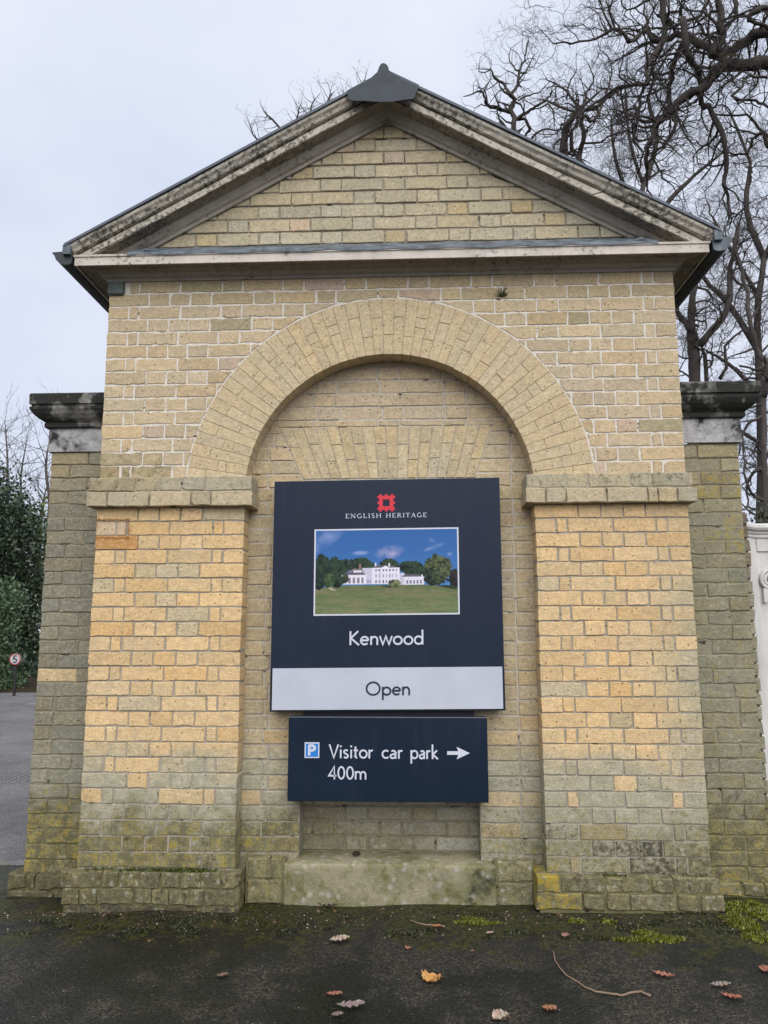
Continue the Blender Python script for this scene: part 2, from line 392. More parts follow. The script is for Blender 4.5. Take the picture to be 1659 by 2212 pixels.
def clip(poly, a, b, c):
    "keep a*x + b*z <= c"
    out = []; n = len(poly)
    for i in range(n):
        p, q = poly[i], poly[(i+1) % n]; fp, fq = a*p[0]+b*p[1]-c, a*q[0]+b*q[1]-c
        if fp <= 0: out.append(p)
        if (fp < 0 < fq) or (fq < 0 < fp):
            t = fp/(fp-fq); out.append((p[0]+(q[0]-p[0])*t, p[1]+(q[1]-p[1])*t))
    return out
def chip(poly, p=.16, big=.016):
    "knock a corner off here and there"
    for c in list(poly):
        if random.random() < p/4 and len(poly) >= 4:
            cx = sum(q[0] for q in poly)/len(poly); cz = sum(q[1] for q in poly)/len(poly)
            dx, dz = (1 if c[0] > cx else -1)*random.uniform(.4, 1.6), (1 if c[1] > cz else -1)
            poly = clip(poly, dx, dz, dx*c[0]+dz*c[1]-random.uniform(.006, big))
    return poly
def lay(store, poly, y, depth, tint, wear=(0, 0, 0), name='brick', bev=.0035, jit=.0012, proud=.0014, step=.045):
    if len(poly) < 3: return
    if name in ('brick', 'impost_brick', 'plinth_brick'): poly = chip(poly, .22, .013) if name == 'brick' else chip(poly, .45, .018)
    if len(poly) < 3: return
    A = area(poly)
    if A < 2.5e-4: return
    V, Fc = brick_geo(poly, y + random.gauss(0, proud), depth, bev, jit, step)
    tint = np.clip(np.array(tint), .01, .75)
    store.setdefault(name, []).append((A, V, Fc, tint, np.clip(np.array(tuple(wear)+(1.0,)*(4-len(wear)), float), 0, 1.2)))
def flush(store, parent, limit=300, mat=None):
    mat = mat or BRICK
    for name, L in store.items():
        L.sort(key=lambda b: -b[0])
        for A, V, Fc, t, w in L[:limit]: obj(name, V, Fc, mat, parent, tint=t, wear=w)
        if L[limit:]:
            m = MB(); T = []; Wr = []
            for A, V, Fc, t, w in L[limit:]:
                m.add(V, Fc); T += [t]*len(V); Wr += [w]*len(V)
            o = m.build('small_bricks', mat, parent, tint=np.array(T), wear=np.array(Wr)); o['kind'] = 'stuff'
GOLD, TAN, GREY, TYMP = (.66, .462, .235), (.50, .398, .265), (.375, .355, .275), (.465, .40, .27)
def vary(c, s=.09, h=.035):
    k = random.gauss(1, s); a = random.gauss(0, h)
    return (c[0]*k*(1+a), c[1]*k, c[2]*k*(1-1.6*a))
def lerp(a, b, f): return tuple(x+(y-x)*f for x, y in zip(a, b))
def nz(x, z, s=0):  # slow value noise for zones
    return .5*math.sin(x*3.1+s)+.5*math.sin(z*5.3+2*s+x*1.7)
def rect(x0, x1, z0, z1): return [(x0, z0), (x1, z0), (x1, z1), (x0, z1)]
S_, H_, C_ = .2255, .1128, .0564
CO = .075
def row(x0, x1, pattern, joint=.010):
    "pattern of widths scaled to fill x0..x1, returns (a, b) spans with the joint taken out"
    tot = sum(pattern); k = (x1-x0)/tot; x = x0; out = []
    for w in pattern:
        out.append((x+joint/2, x+w*k-joint/2)); x += w*k
    return out

# ================================================================== GROUND
def axis(fine0, fine1, step, far):
    a = list(np.arange(fine0, fine1+1e-6, step)); s = step; x = fine0; l = []
    while x > -far: s *= 1.35; x -= s; l.append(x)
    s = step; x = fine1; r = []
    while x < far: s *= 1.35; x += s; r.append(x)
    return np.array(sorted(l)+a+r)
gx, gy = axis(-3, 3, .06, 180), axis(-3, .6, .05, 220)
X, Y = np.meshgrid(gx, gy)
def gz(x, y):
    x = np.asarray(x, float); y = np.asarray(y, float)
    f = np.clip((y+.55)/.5, 0, 1); f = f*f*(3-2*f)
    g = np.clip((2.6-np.abs(x))/.9, 0, 1)
    bump = .5+.5*np.sin(x*7.3)*np.cos(y*9+x*2)
    return (.020+.014*(x/1.6)*1 + .014*bump)*f*g + .004*np.sin(x*2.1)*np.sin(y*1.7+.5)
Z = gz(X, Y); ny, nx = X.shape
idx = np.arange(nx*ny).reshape(ny, nx)
Fg = np.stack([idx[:-1, :-1], idx[:-1, 1:], idx[1:, 1:], idx[1:, :-1]], -1).reshape(-1, 4)
g = obj('pavement', np.stack([X, Y, Z], -1).reshape(-1, 3), Fg.tolist(), mat_asphalt('mossy_asphalt'), smooth=True); g['kind'] = 'structure'
ROADM = mat_asphalt('road_asphalt', True)
m = MB(); ys = np.linspace(.74, 12.5, 30)
V = []; 
for y in ys: V += [(-40, y, .009), (-1.6, y, .009)]
m.add(V, [(2*i, 2*i+1, 2*i+3, 2*i+2) for i in range(29)]); prop(m.build('road', ROADM), kind='structure')
m = MB(); 
x = -12.0
while x < -2.0:
    L = random.uniform(.8, .95); m.bevbox(x, x+L-.012, .66, .735, -.1, .014+random.uniform(0, .003), .004); x += L
prop(m.build('kerb_edging', mat_stone('kerb_stone', (.21, .205, .195), .15, .1, .2)), kind='structure')
m = MB(); a = atg(58, 1523); b = atg(92, 1518)
m.add([(a[0], a[1]-.06, .013), (b[0], b[1]-.06, .013), (b[0], b[1]+.06, .013), (a[0], a[1]+.06, .013)], [(0, 1, 2, 3)])
prop(m.build('road_marking', mat_plain('worn_road_paint', (.62, .62, .60), .7, .2, .15, 14)), kind='structure')
# verge of soil beyond the road
VER = mat_plain('leaf_mould', (.035, .028, .018), .95, .1, .5, 5, bump=.02)
m = MB(); n_ = 60
V = []
for i in range(n_+1):
    xx = -45+i*1.4; yy = 12.1+.25*math.sin(i*1.7)
    V += [(xx, yy, .0), (xx, yy+.25, .10+.03*math.sin(i*2.3)), (xx, yy+60, .4)]
Fv = []
for i in range(n_):
    for k in range(2): Fv.append((i*3+k, (i+1)*3+k, (i+1)*3+k+1, i*3+k+1))
m.add(V, Fv); prop(m.build('verge', VER), kind='structure')

# ================================================================== GATEHOUSE
GH = empty('gatehouse', (0, 0, 0), 'yellow brick gatehouse front with arched recess and white painted pediment', 'gatehouse')
XL, XR, XI = -1.549, 1.543, .757
ARZ, AR, ARO = 2.065, .762, 1.077
st = {}
def facade_tint(x, z):
    "golden on the pilasters, tan above the imposts, grey towards the ground"
    if z > 2.1:
        c = lerp(TAN, (.535, .42, .262), .5+.5*nz(x, z, 1))
        if z > 3.12: c = lerp(c, (.41, .33, .19), .5)
        if random.random() < .10: c = (.50, .38, .23)
        if random.random() < .045: c = (.36, .31, .19)
        if random.random() < .05: c = (.49, .37, .27)
        return vary(c, .05, .016)
    c = lerp(GOLD, (.58, .45, .285), .25+.25*nz(x, z, 2))
    if random.random() < .09: c = lerp(c, (.47, .41, .28), .7)
    elif random.random() < .10: c = lerp(c, (.60, .385, .165), .6)
    if z < .44: c = lerp(c, random.choice(((.30, .27, .17), (.31, .27, .15), (.28, .26, .18), (.33, .27, .12))), random.uniform(.2, .8))
    elif z < .6 and random.random() < .05: c = (.40, .31, .11)
    return vary(c, .045, .018)
def facade_wear(x, z):
    a = .20*max(0, min(1, (.85-z)/.3)) + max(0, .14*nz(x*2, z, 4))
    y_ = .10*(z < .5) + (.08 if x < -1.0 and z < .46 else 0)
    s_ = 0.0
    if 2.14 < z < 2.32 and x < -1.2: a += .45
    if 2.14 < z < 2.24: s_ += .25
    if z > 3.2: s_ += .28
    if z < .43: s_ += .30+.25*nz(x*3, z*4, 7)
    if z < .32 and .95 < x < 1.3: s_ += .35
    return (a, y_, s_, 1.0 if random.random() > (.16 if z > .45 else .06) else .15)
# pilasters
A_ = [S_, H_, H_, H_, S_]; B_ = [H_, C_, S_, S_, C_, H_]
for x0, x1 in ((XL, -XI), (XI, XR)):
    for r in range(24):
        z1 = 2.0 - r*CO; z0 = z1-CO
        pat = A_ if r % 2 == 0 else B_
        pat = [w*random.uniform(.97, 1.03) for w in pat]
        for a, b in row(x0-.002, x1+.002, pat, random.uniform(.007, .010)):
            xm, zm = (a+b)/2, (z0+z1)/2
            t = facade_tint(xm, zm); wv = facade_wear(xm, zm)
            if r == 1 and x0 < -1 and a < -1.4: t = (.56, .42, .27)
            if r == 2 and x0 < -1 and a < -1.4: t = (.50, .27, .10)
            edge = b > -.80 and x0 < 0 or a < .80 and x0 > 0
            lay(st, rect(a, b, z0+.0036+random.gauss(0, .0005), z1-.0042+random.gauss(0, .0008)), 0, .118 if edge else .075, t, wv, bev=.0022, jit=.0015)
# upper wall
def upper_rows():
    for r in range(15):
        z0 = 2.15+r*CO; z1 = z0+CO
        if r % 2 == 0: pat = B_[:4]+[H_, S_]*5+[H_]+B_[2:]
        else: pat = A_+[H_, S_]*4+[H_]+A_
        yield r, z0, z1, row(XL-.002, XR+.002, [w*random.uniform(.97, 1.03) for w in pat], .010)
for r, z0, z1, spans in upper_rows():
    for a, b in spans:
        p = rect(a, b, z0+.0045+random.gauss(0, .0007), z1-.0045+random.gauss(0, .0007)); xm, zm = (a+b)/2, (z0+z1)/2
        R = math.hypot(xm, zm-ARZ)
        near = min(math.hypot(x, z-ARZ) for x, z in p)
        if near < ARO+.012:
            # cut to the curve of the ring
            u, v = xm/R, (zm-ARZ)/R
            far = max(p, key=lambda q: math.hypot(q[0], q[1]-ARZ)); 
            if math.hypot(far[0], far[1]-ARZ) < ARO+.02: continue
            # clip with the tangent of the part lying outside the ring
            for _ in range(3):
                q = clip(p, -u, -v, -(ARO+.008+u*0+v*ARZ))
                if len(q) < 3: break
                cx = sum(k[0] for k in q)/len(q); cz = sum(k[1] for k in q)/len(q)
                R2 = math.hypot(cx, cz-ARZ); u, v = cx/R2, (cz-ARZ)/R2
            q = clip(p, -u, -v, -(ARO+.008+v*ARZ))
            p = q
        if len(p) < 3: continue
        if zm > 3.19 and xm < -1.46: continue          # lead wrapped block sits here
        edge = abs(xm) > 1.4
        lay(st, p, 0, .075, facade_tint(xm, zm), facade_wear(xm, zm), bev=.0022, jit=.0019, proud=.0008, step=.03)
# arch ring
NV = 47; A0, A1 = math.radians(4.3), math.radians(175.7)
for i in range(NV):
    a = A0+(A1-A0)*i/NV; b = A0+(A1-A0)*(i+1)/NV
    rs = [AR]; 
    rs.append(AR+.105+random.gauss(0, .006) if i % 2 else AR+.213+random.gauss(0, .006))
    if random.random() < .22: rs.append(AR+.16) if abs(rs[1]-AR-.16) > .04 else None
    rs.append(ARO); rs.sort()
    base = vary(lerp((.53, .42, .268), (.57, .44, .262), random.random()), .03, .015)
    for r0, r1 in zip(rs[:-1], rs[1:]):
        g0, g1 = .0013/r0, .0013/r1; e0 = 0 if r0 == AR else .0014; e1 = 0 if r1 == ARO else .0014
        P = [((r0+e0)*math.cos(t), ARZ+(r0+e0)*math.sin(t)) for t in (b-g0, a+g0)] + [((r1-e1)*math.cos(t), ARZ+(r1-e1)*math.sin(t)) for t in (a+g1, b-g1)]
        P = clip(P, 0, -1, -2.157)
        P = P[::1]
        # orientation: want anticlockwise seen from the front
        p = np.array(P) if len(P) > 2 else None
        if p is None: continue
        s2 = np.dot(p[:, 0], np.roll(p[:, 1], -1))-np.dot(p[:, 1], np.roll(p[:, 0], -1))
        if s2 < 0: P = P[::-1]
        ang = (a+b)/2; wz = facade_wear(1.0*math.cos(ang), ARZ+.9*math.sin(ang))
        lay(st, P, -.001, .118, lerp(base, vary((.53, .425, .27), .035, .015), .5), (wz[0]*.4+(.08 if abs(math.cos(ang)) > .8 else 0), 0, wz[2]*.8), name='voussoir', bev=.0016, jit=.0006, proud=.0004)
# tympanum
RS = .56
for r in range(10):
    z0 = 3.468+r*.0790; z1 = z0+.0790
    xw = 1.45
    off = -.084 if r % 2 else .085
    x = -1.75+off - (0 if r % 2 else .0); k = 0
    while x < 1.5:
        w = S_ if k % 2 == 0 else H_; w *= 1.04; a, b = x+.0038, x+w-.0038; x += w*random.uniform(.985, 1.015); k += 1
        p = rect(a, b, z0+.0072+random.gauss(0, .0008), z1-.0035)
        p = clip(p, RS, 1, 4.199); p = clip(p, -RS, 1, 4.199) if len(p) > 2 else p
        if len(p) < 3: continue
        xm = sum(q[0] for q in p)/len(p); zm = (z0+z1)/2
        t = lerp(TYMP, (.415, .38, .28), max(0, min(1, (3.75-zm)*2.2+.4*nz(xm, zm, 3)+random.gauss(0, .2))))
        if random.random() < .12: t = (.48, .385, .225)
        if random.random() < .05: t = (.49, .39, .28)
        lay(st, p, .002, .07, vary(t, .06, .02), (.12+.2*max(0, (3.6-zm)), 0.02, .18 if zm > 3.95 else .05), bev=.0026, proud=.0018)
# recess wall behind the arch and beside the sign
YR = .122
FA = (-.603, .562, 2.455, -.470, .461, 2.170)          # flat arch: top x0 x1 z, bottom x0 x1 z
def in_flat(x, z):
    if not (FA[5]-.003 < z < FA[2]+.003): return False
    f = (z-FA[5])/(FA[2]-FA[5]); return FA[3]+(FA[0]-FA[3])*f < x < FA[4]+(FA[1]-FA[4])*f
for r in range(36):
    z0 = .245+r*CO; z1 = z0+CO; zm = (z0+z1)/2
    pat = [H_, S_]*4+[H_] if r % 2 else [S_*.5+.03]+[S_, H_]*4
    pat = [w*random.uniform(.97, 1.03) for w in pat]
    for a, b in row(-.78, .78, pat, .009):
        xm = (a+b)/2
        if abs(xm) < .50 and .62 < zm < 2.02: continue
        if zm > ARZ and min(math.hypot(q, zz-ARZ) for q in (a, b) for zz in (z0, z1)) > AR+.01: continue
        ps = [rect(a, b, z0+.0045, z1-.0045)]
        if zm < .80:                                     # round the low blocked opening
            ps = [clip(ps[0], 1, 0, -.467), clip(ps[0], -1, 0, -.459)]
        if FA[5]-.03 < zm < FA[2]+.03:
            f = (zm-FA[5])/(FA[2]-FA[5]); f = max(-.1, min(1.1, f))
            sl_ = (FA[0]-FA[3])/(FA[2]-FA[5]); sr = (FA[1]-FA[4])/(FA[2]-FA[5]); nps = []
            for p in ps:
                if z0 < FA[2]-.02:
                    nps.append(clip(p, 1, -sl_, FA[3]-sl_*FA[5]-.006)); nps.append(clip(p, -1, sr, -(FA[4]-sr*FA[5])-.006))
                else: nps.append(p)
                if z0 < FA[2]-.02 and z1 > FA[2]: nps.append(clip(clip(clip(p, 0, -1, -(FA[2]+.006)), 1, 0, FA[1]+.01), -1, 0, -FA[0]+.01))
            ps = nps
        for p in ps:
            if len(p) < 3: continue
            xx = sum(q[0] for q in p)/len(p)
            if zm > 2.1: t = lerp(TAN, (.48, .375, .225), .5+.5*nz(xx, zm, 5))
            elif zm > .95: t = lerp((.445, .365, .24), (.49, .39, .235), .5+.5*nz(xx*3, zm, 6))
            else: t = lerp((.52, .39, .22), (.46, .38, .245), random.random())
            wv = facade_wear(xx, zm)
            lay(st, p, YR, .06, vary(t, .05, .02), (wv[0], wv[1]*.7, .05 if abs(xx) < .7 else .12, wv[3]), bev=.003)
# flat arch of rubbed bricks over the sign
NF = 18
for i in range(NF):
    f0, f1 = i/NF, (i+1)/NF
    t0, t1 = FA[0]+(FA[1]-FA[0])*f0, FA[0]+(FA[1]-FA[0])*f1; b0, b1 = FA[3]+(FA[4]-FA[3])*f0, FA[3]+(FA[4]-FA[3])*f1
    cuts = [0, (.34 if i % 2 else .66)+random.gauss(0, .02), 1]
    for c0, c1 in zip(cuts[:-1], cuts[1:]):
        def q(c, l): return ((b0+(t0-b0)*c+.0022) if l else (b1+(t1-b1)*c-.0022), FA[5]+(FA[2]-FA[5])*c)
        e0, e1 = (0 if c0 == 0 else .008), (0 if c1 == 1 else .008)
        lay(st, [q(c0+e0, 1), q(c0+e0, 0), q(c1-e1, 0), q(c1-e1, 1)], YR-.0005, .06, vary(lerp((.54, .425, .25), (.50, .40, .255), random.random()), .04, .02), (.02, 0, .02), name='flat_arch_brick', bev=.0016, jit=.0006, proud=.0008)
# blocked opening under the lower sign
YN = .262
for r in range(8):
    z0 = .215+r*CO*1.02; z1 = z0+CO*1.02; zm = (z0+z1)/2
    pat = [H_*.55, H_, S_, H_, S_, H_, C_] if r % 2 else [S_, H_, S_, H_, S_]
    for a, b in row(-.478, .468, pat, .012):
        t = lerp((.24, .20, .13), (.38, .36, .29), max(0, min(1, random.gauss(.42, .32))))
        lay(st, rect(a, b, z0+.006, z1-.006), YN, .05, vary(t, .08, .03), (.05, .0, .30, .25), bev=.004)
flush(st, GH)
# impost bands and plinth, bigger brick blocks that stand proud
st2 = {}
def band(store, name, x0, x1, y, dep, z0, z1, pat, tintf, wearf, jit=.0016, bev=.0035, joint=.009):
    for a, b in row(x0, x1, [w*random.uniform(.95, 1.05) for w in pat], joint):
        xm = (a+b)/2; lay(store, rect(a, b, z0+.004, z1-.004+random.gauss(0, .001)), y, dep, tintf(xm), tuple(wearf(xm))+(.25 if name == 'plinth_brick' else 0.,), name=name, bev=bev, jit=jit, proud=.002)
imt = lambda x: vary(lerp((.40, .345, .235), (.47, .38, .24), random.random()), .05, .02)
for sx in (-1, 1):
    o, i_ = (-1.588, -.704) if sx < 0 else (.704, 1.574)
    outer = lambda x: min(1, abs(x)-.7)
    band(st2, 'impost_brick', o, i_, -.052, .170, 1.996, 2.077, [H_, S_, S_, H_, S_] if sx < 0 else [H_, H_, S_, S_, C_, H_, H_], imt, lambda x: (.16+.2*outer(x), 0, .22))
    band(st2, 'impost_brick', o+.012 if sx < 0 else o+.008, i_-.008 if sx < 0 else i_-.012, -.043, .162, 2.077, 2.158, [S_, H_, H_, H_, S_] if sx < 0 else [S_, H_, S_, H_, S_], lambda x: vary((.40, .35, .24), .07, .03), lambda x: (.26+.15*outer(x), 0, .44))
pt = lambda x: vary(lerp((.19, .165, .105), (.30, .27, .185), random.random()), .12, .03)
pw = lambda x: (.30, .10 if x < -1.2 else .0, .60)
# left plinth, broken and sagging; right plinth with a rounded end
band(st2, 'plinth_brick', -1.605, -.712, -.050, .17, .120, .197, [S_, H_*.9, H_, H_, H_, H_, H_, H_], pt, pw, .003, .0035, .009)
band(st2, 'plinth_brick', -1.595, -.715, -.052, .17, .045, .121, [H_, H_, S_, H_, H_, S_, S_], pt, pw, .003, .0035, .008)
band(st2, 'plinth_brick', -1.590, -.720, -.046, .16, -.06, .046, [S_, S_, H_, S_, S_], lambda x: vary((.17, .15, .09), .15, .05), lambda x: (.3, .0, .75), .004, .006, .012)
band(st2, 'plinth_brick', .700, 1.562, -.050, .17, .125, .200, [H_, S_, S_, H_, S_], pt, lambda x: (.35, .50 if x < .82 else .04, .30+.25*(x > .9)), .003, .005, .009)
band(st2, 'plinth_brick', .698, 1.578, -.054, .17, .048, .126, [S_, H_, H_, S_, H_, H_], pt, lambda x: (.35, .40 if x < .9 else .06, .25+.25*(x > .9)), .003, .005, .009)
band(st2, 'plinth_brick', .720, 1.56, -.040, .15, -.06, .044, [S_]*4, lambda x: vary((.09, .08, .055), .15, .05), lambda x: (.3, .0, .8), .004, .008, .014)
for xa, xb in ((-.712, -.531), (.524, .702)):
    band(st2, 'plinth_brick', xa, xb, .058, .07, .135, .236, [H_, C_] if xa < 0 else [S_], lambda x: vary((.30, .29, .205), .06, .02), lambda x: (.25, .0, .2), .002, .006)
    band(st2, 'plinth_brick', xa, xb, .056, .07, .02, .135, [S_], lambda x: vary((.30, .28, .19), .06, .02), lambda x: (.3, .02, .3), .002, .006)
flush(st2, GH)

# mortar beds (the body of the wall shows only as joints)
def mort(poly, y0, y1, tint, wear=(0, 0, 0)):
    bm = bmesh.new()
    vs = [bm.verts.new((x, y0, z)) for x, z in poly]; f = bm.faces.new(vs)
    r = bmesh.ops.extrude_face_region(bm, geom=[f]); vv = [e for e in r['geom'] if isinstance(e, bmesh.types.BMVert)]
    bmesh.ops.translate(bm, verts=vv, vec=(0, y1-y0, 0)); bmesh.ops.triangulate(bm, faces=bm.faces[:]); bmesh.ops.recalc_face_normals(bm, faces=bm.faces[:])
    bm.verts.index_update()
    o = obj('mortar_bed', [v.co[:] for v in bm.verts], [[v.index for v in f.verts] for f in bm.faces], MORTAR, GH, tint=tint, wear=wear); bm.free(); return o
WM, GM, DM = (.69, .645, .575), (.38, .345, .285), (.30, .26, .20)
mort(rect(XL+.005, -XI-.005, -.2, 1.999), .0056, .30, GM, (0, 0, .26))
mort(rect(XI+.005, XR-.005, -.2, 1.999), .0056, .30, GM, (0, 0, .22))
arc = [(AR+.004)*math.cos(t)+0j for t in ()]
NA = 48
ring_in = [((AR+.004)*math.cos(t), ARZ+(AR+.004)*math.sin(t)) for t in np.linspace(math.asin(.09/AR), PI-math.asin(.09/AR), NA)]
mort([(XL+.004, 2.003), (-XI-.006, 2.003)] + [(-XI-.005, 2.15)] + ring_in[::-1] + [(XI+.005, 2.15), (XI+.006, 2.003), (XR-.004, 2.003), (XR-.004, 3.30), (XL+.004, 3.30)], .0036, .1195, WM, (0, 0, -.05))
# dark tucked joints of the arch ring: a thin bed set just behind its brick faces
aw = [((AR+.006)*math.cos(t), ARZ+(AR+.006)*math.sin(t)) for t in np.linspace(math.asin(.09/AR), PI-math.asin(.09/AR), NA)]
ao = [((ARO-.001)*math.cos(t), ARZ+(ARO-.001)*math.sin(t)) for t in np.linspace(PI-math.asin(.09/ARO), math.asin(.09/ARO), NA)]
mort(aw+ao, .0022, .0035, (.40, .345, .26), (0, 0, -.05))
mort([(-1.50, 3.40), (1.50, 3.40), (0, 4.24)], .0100, .30, (.34, .30, .235), (0, 0, .46))
mort(rect(-.80, -.463, .0, .80), YR+.0055, .5, GM, (.1, 0, .05)); mort(rect(.455, .80, .0, .80), YR+.0055, .5, GM, (.1, 0, .05))
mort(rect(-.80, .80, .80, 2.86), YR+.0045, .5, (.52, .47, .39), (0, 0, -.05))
mort(rect(-.48, .47, .0, .80), YN+.006, .5, (.30, .27, .21), (.2, 0, .15))
mort(rect(-1.575, -.725, -.2, .190), -.042, .30, (.15, .13, .075), (.4, 0, .42)); mort(rect(.715, 1.545, -.2, .192), -.043, .30, (.20, .18, .12), (.4, 0, .25))
mort(rect(-.716, -.52, -.2, .225), .063, .30, (.22, .21, .15), (.3, 0, .15)); mort(rect(.515, .706, -.2, .225), .063, .30, (.22, .21, .15), (.3, 0, .15))
mort(rect(-1.56, -.715, 2.0, 2.148), -.0385, .115, (.38, .335, .25), (.2, 0, .25)); mort(rect(.715, 1.55, 2.0, 2.148), -.0385, .115, (.40, .355, .265), (.2, 0, .18))
mort(rect(XL+.012, XR-.012, -.2, 3.42), .45, 2.5, GM)      # the house behind the front
mort(rect(XL+.012, -.80, -.2, 3.42), .305, .449, GM); mort(rect(.80, XR-.012, -.2, 3.42), .305, .449, GM); mort(rect(-.79, .79, 2.862, 3.42), .305, .449, GM)
# brickwork of the flanks of the house (seen only from the side)
m = MB(); T = []
for sx, x in ((-1, XL), (1, XR)):
    for r in range(15):
        z0 = 2.15+r*CO; y = .08 if r % 2 else -.03
        while y < 2.4:
            w = S_ if (r % 2) else H_; b = len(m.V)
            y0 = max(y+.005, .078)
            m.box(x if sx < 0 else x-.02, x+.02 if sx < 0 else x, y0, y+w-.005, z0+.005, z0+.070); T += [vary(TAN, .08, .03)]*(len(m.V)-b); y += w
o = m.build('side_bricks', BRICK, GH, tint=np.array(T), wear=(.15, 0, .1)); o['kind'] = 'stuff'

# stone sill with a broken, crusted face
def rough_block(name, x0, x1, y0, y1, z0, z1, mat, parent, nx_=90, nz_=16, amp=.004, lip=.012):
    V = []; Fc = []
    us = np.linspace(0, 1, nx_); 
    prof = [(y1, z1)] + [(y0+lip, z1)] + [(y0+lip*.35, z1-lip*.25), (y0, z1-lip)] + [(y0, z1-lip+(z0-z1+lip)*k/nz_) for k in range(1, nz_+1)]
    for u in us:
        for y, z in prof:
            a = amp if y < y1 else 0
            V.append((x0+(x1-x0)*u, y+rng.normal(0, a)*.6, z+rng.normal(0, a)*.5*(z > z0+.01)))
    mm = len(prof)
    for i in range(nx_-1):
        for k in range(mm-1): Fc.append((i*mm+k, i*mm+k+1, (i+1)*mm+k+1, (i+1)*mm+k))
    Fc.append(tuple(range(mm))[::-1]); Fc.append(tuple(range((nx_-1)*mm, nx_*mm)))
    return obj(name, V, Fc, mat, parent, smooth=True)
rough_block('sill_stone', -.524, .517, .050, .30, -.06, .214, STONE_SILL, GH, amp=.0026)

# cornice: bed mould, soffit and fascia, mitred round the two front corners
prof = [(0, 3.268), (.010, 3.268), (.013, 3.284), (.026, 3.288), (.040, 3.298), (.050, 3.310), (.058, 3.316), (.128, 3.312), (.130, 3.302), (.140, 3.302), (.140, 3.346), (.146, 3.349), (.147, 3.360), (.0, 3.400)]
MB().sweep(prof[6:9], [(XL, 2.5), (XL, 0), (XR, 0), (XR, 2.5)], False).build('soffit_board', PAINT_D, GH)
MB().sweep(prof[:7], [(XL, 2.5), (XL, 0), (XR, 0), (XR, 2.5)], False).build('cornice_bed_mould', PAINT_S, GH)
MB().sweep(prof[8:], [(XL, 2.5), (XL, 0), (XR, 0), (XR, 2.5)], False).build('cornice_fascia', PAINT, GH)
# lead flashing dressed over the cornice
V = []; Fc = []; nfx = 60
for i in range(nfx):
    x = -1.40+2.82*i/(nfx-1); w = .003*math.sin(i*.9)+random.gauss(0, .0012)
    V += [(x, .004, 3.468+w*.7), (x, -.010, 3.462+w), (x, -.148, 3.366+w*.4), (x, -.1495, 3.352+w)]
for i in range(nfx-1):
    for k in range(3): Fc.append((i*4+k, i*4+k+1, i*4+k+5, i*4+k+4))
obj('lead_flashing', V, Fc, LEAD, GH)
m = MB()
for x in (-1.30, 1.335): m.tube([(x-.028, -.132, 3.378), (x, -.134, 3.384), (x+.028, -.132, 3.378)], [.008, .012, .008], 8)
m.build('lead_roll', LEAD, GH)
# raking cornice
RP = [(-.004, 4.193), (-.012, 4.195), (-.016, 4.212), (-.030, 4.219), (-.046, 4.240), (-.055, 4.254), (-.128, 4.257), (-.130, 4.262), (-.130, 4.300), (-.114, 4.302), (-.114, 4.309), (-.1375, 4.311), (-.148, 4.316), (-.155, 4.334), (-.168, 4.346), (-.171, 4.362), (.02, 4.366)]
def rake(lo, hi, name, mat, n=36, split=False):
    for sx in (-1, 1):
        for f0, f1 in (((0, .683), (.6865, 1)) if split and sx > 0 else ((0, .41), (.413, 1)) if split else ((0, 1),)):
            V = []; Fc = []; P = RP[lo:hi]; mm = len(P); dy = random.uniform(-.0025, .0025) if split else 0
            ends = [min(1.722, (A-3.363)/RS) for y, A in P]
            for i in range(n+1):
                f = f0+(f1-f0)*i/n
                for (y, A), e in zip(P, ends):
                    x = e*f; w = rng.normal(0, .0009) if 0 < i < n else 0
                    V.append((sx*x, y+w+dy, A-RS*x+w+.003*math.sin(f*9+sx)*(split)))
            for i in range(n):
                for k in range(mm-1):
                    q = (i*mm+k, i*mm+k+1, (i+1)*mm+k+1, (i+1)*mm+k); Fc.append(q if sx > 0 else q[::-1])
            q = tuple(range(n*mm, n*mm+mm)); Fc.append(q if sx > 0 else q[::-1])
            q = tuple(range(mm)); Fc.append(q[::-1] if sx > 0 else q)
            obj(name, V, Fc, mat, GH)
rake(0, 6, 'raking_bed_mould', PAINT_S); rake(5, 8, 'raking_soffit', PAINT_D); rake(7, 11, 'raking_fascia', PAINT_R, 36, True); rake(10, 17, 'raking_cyma', PAINT_R, 36, True)
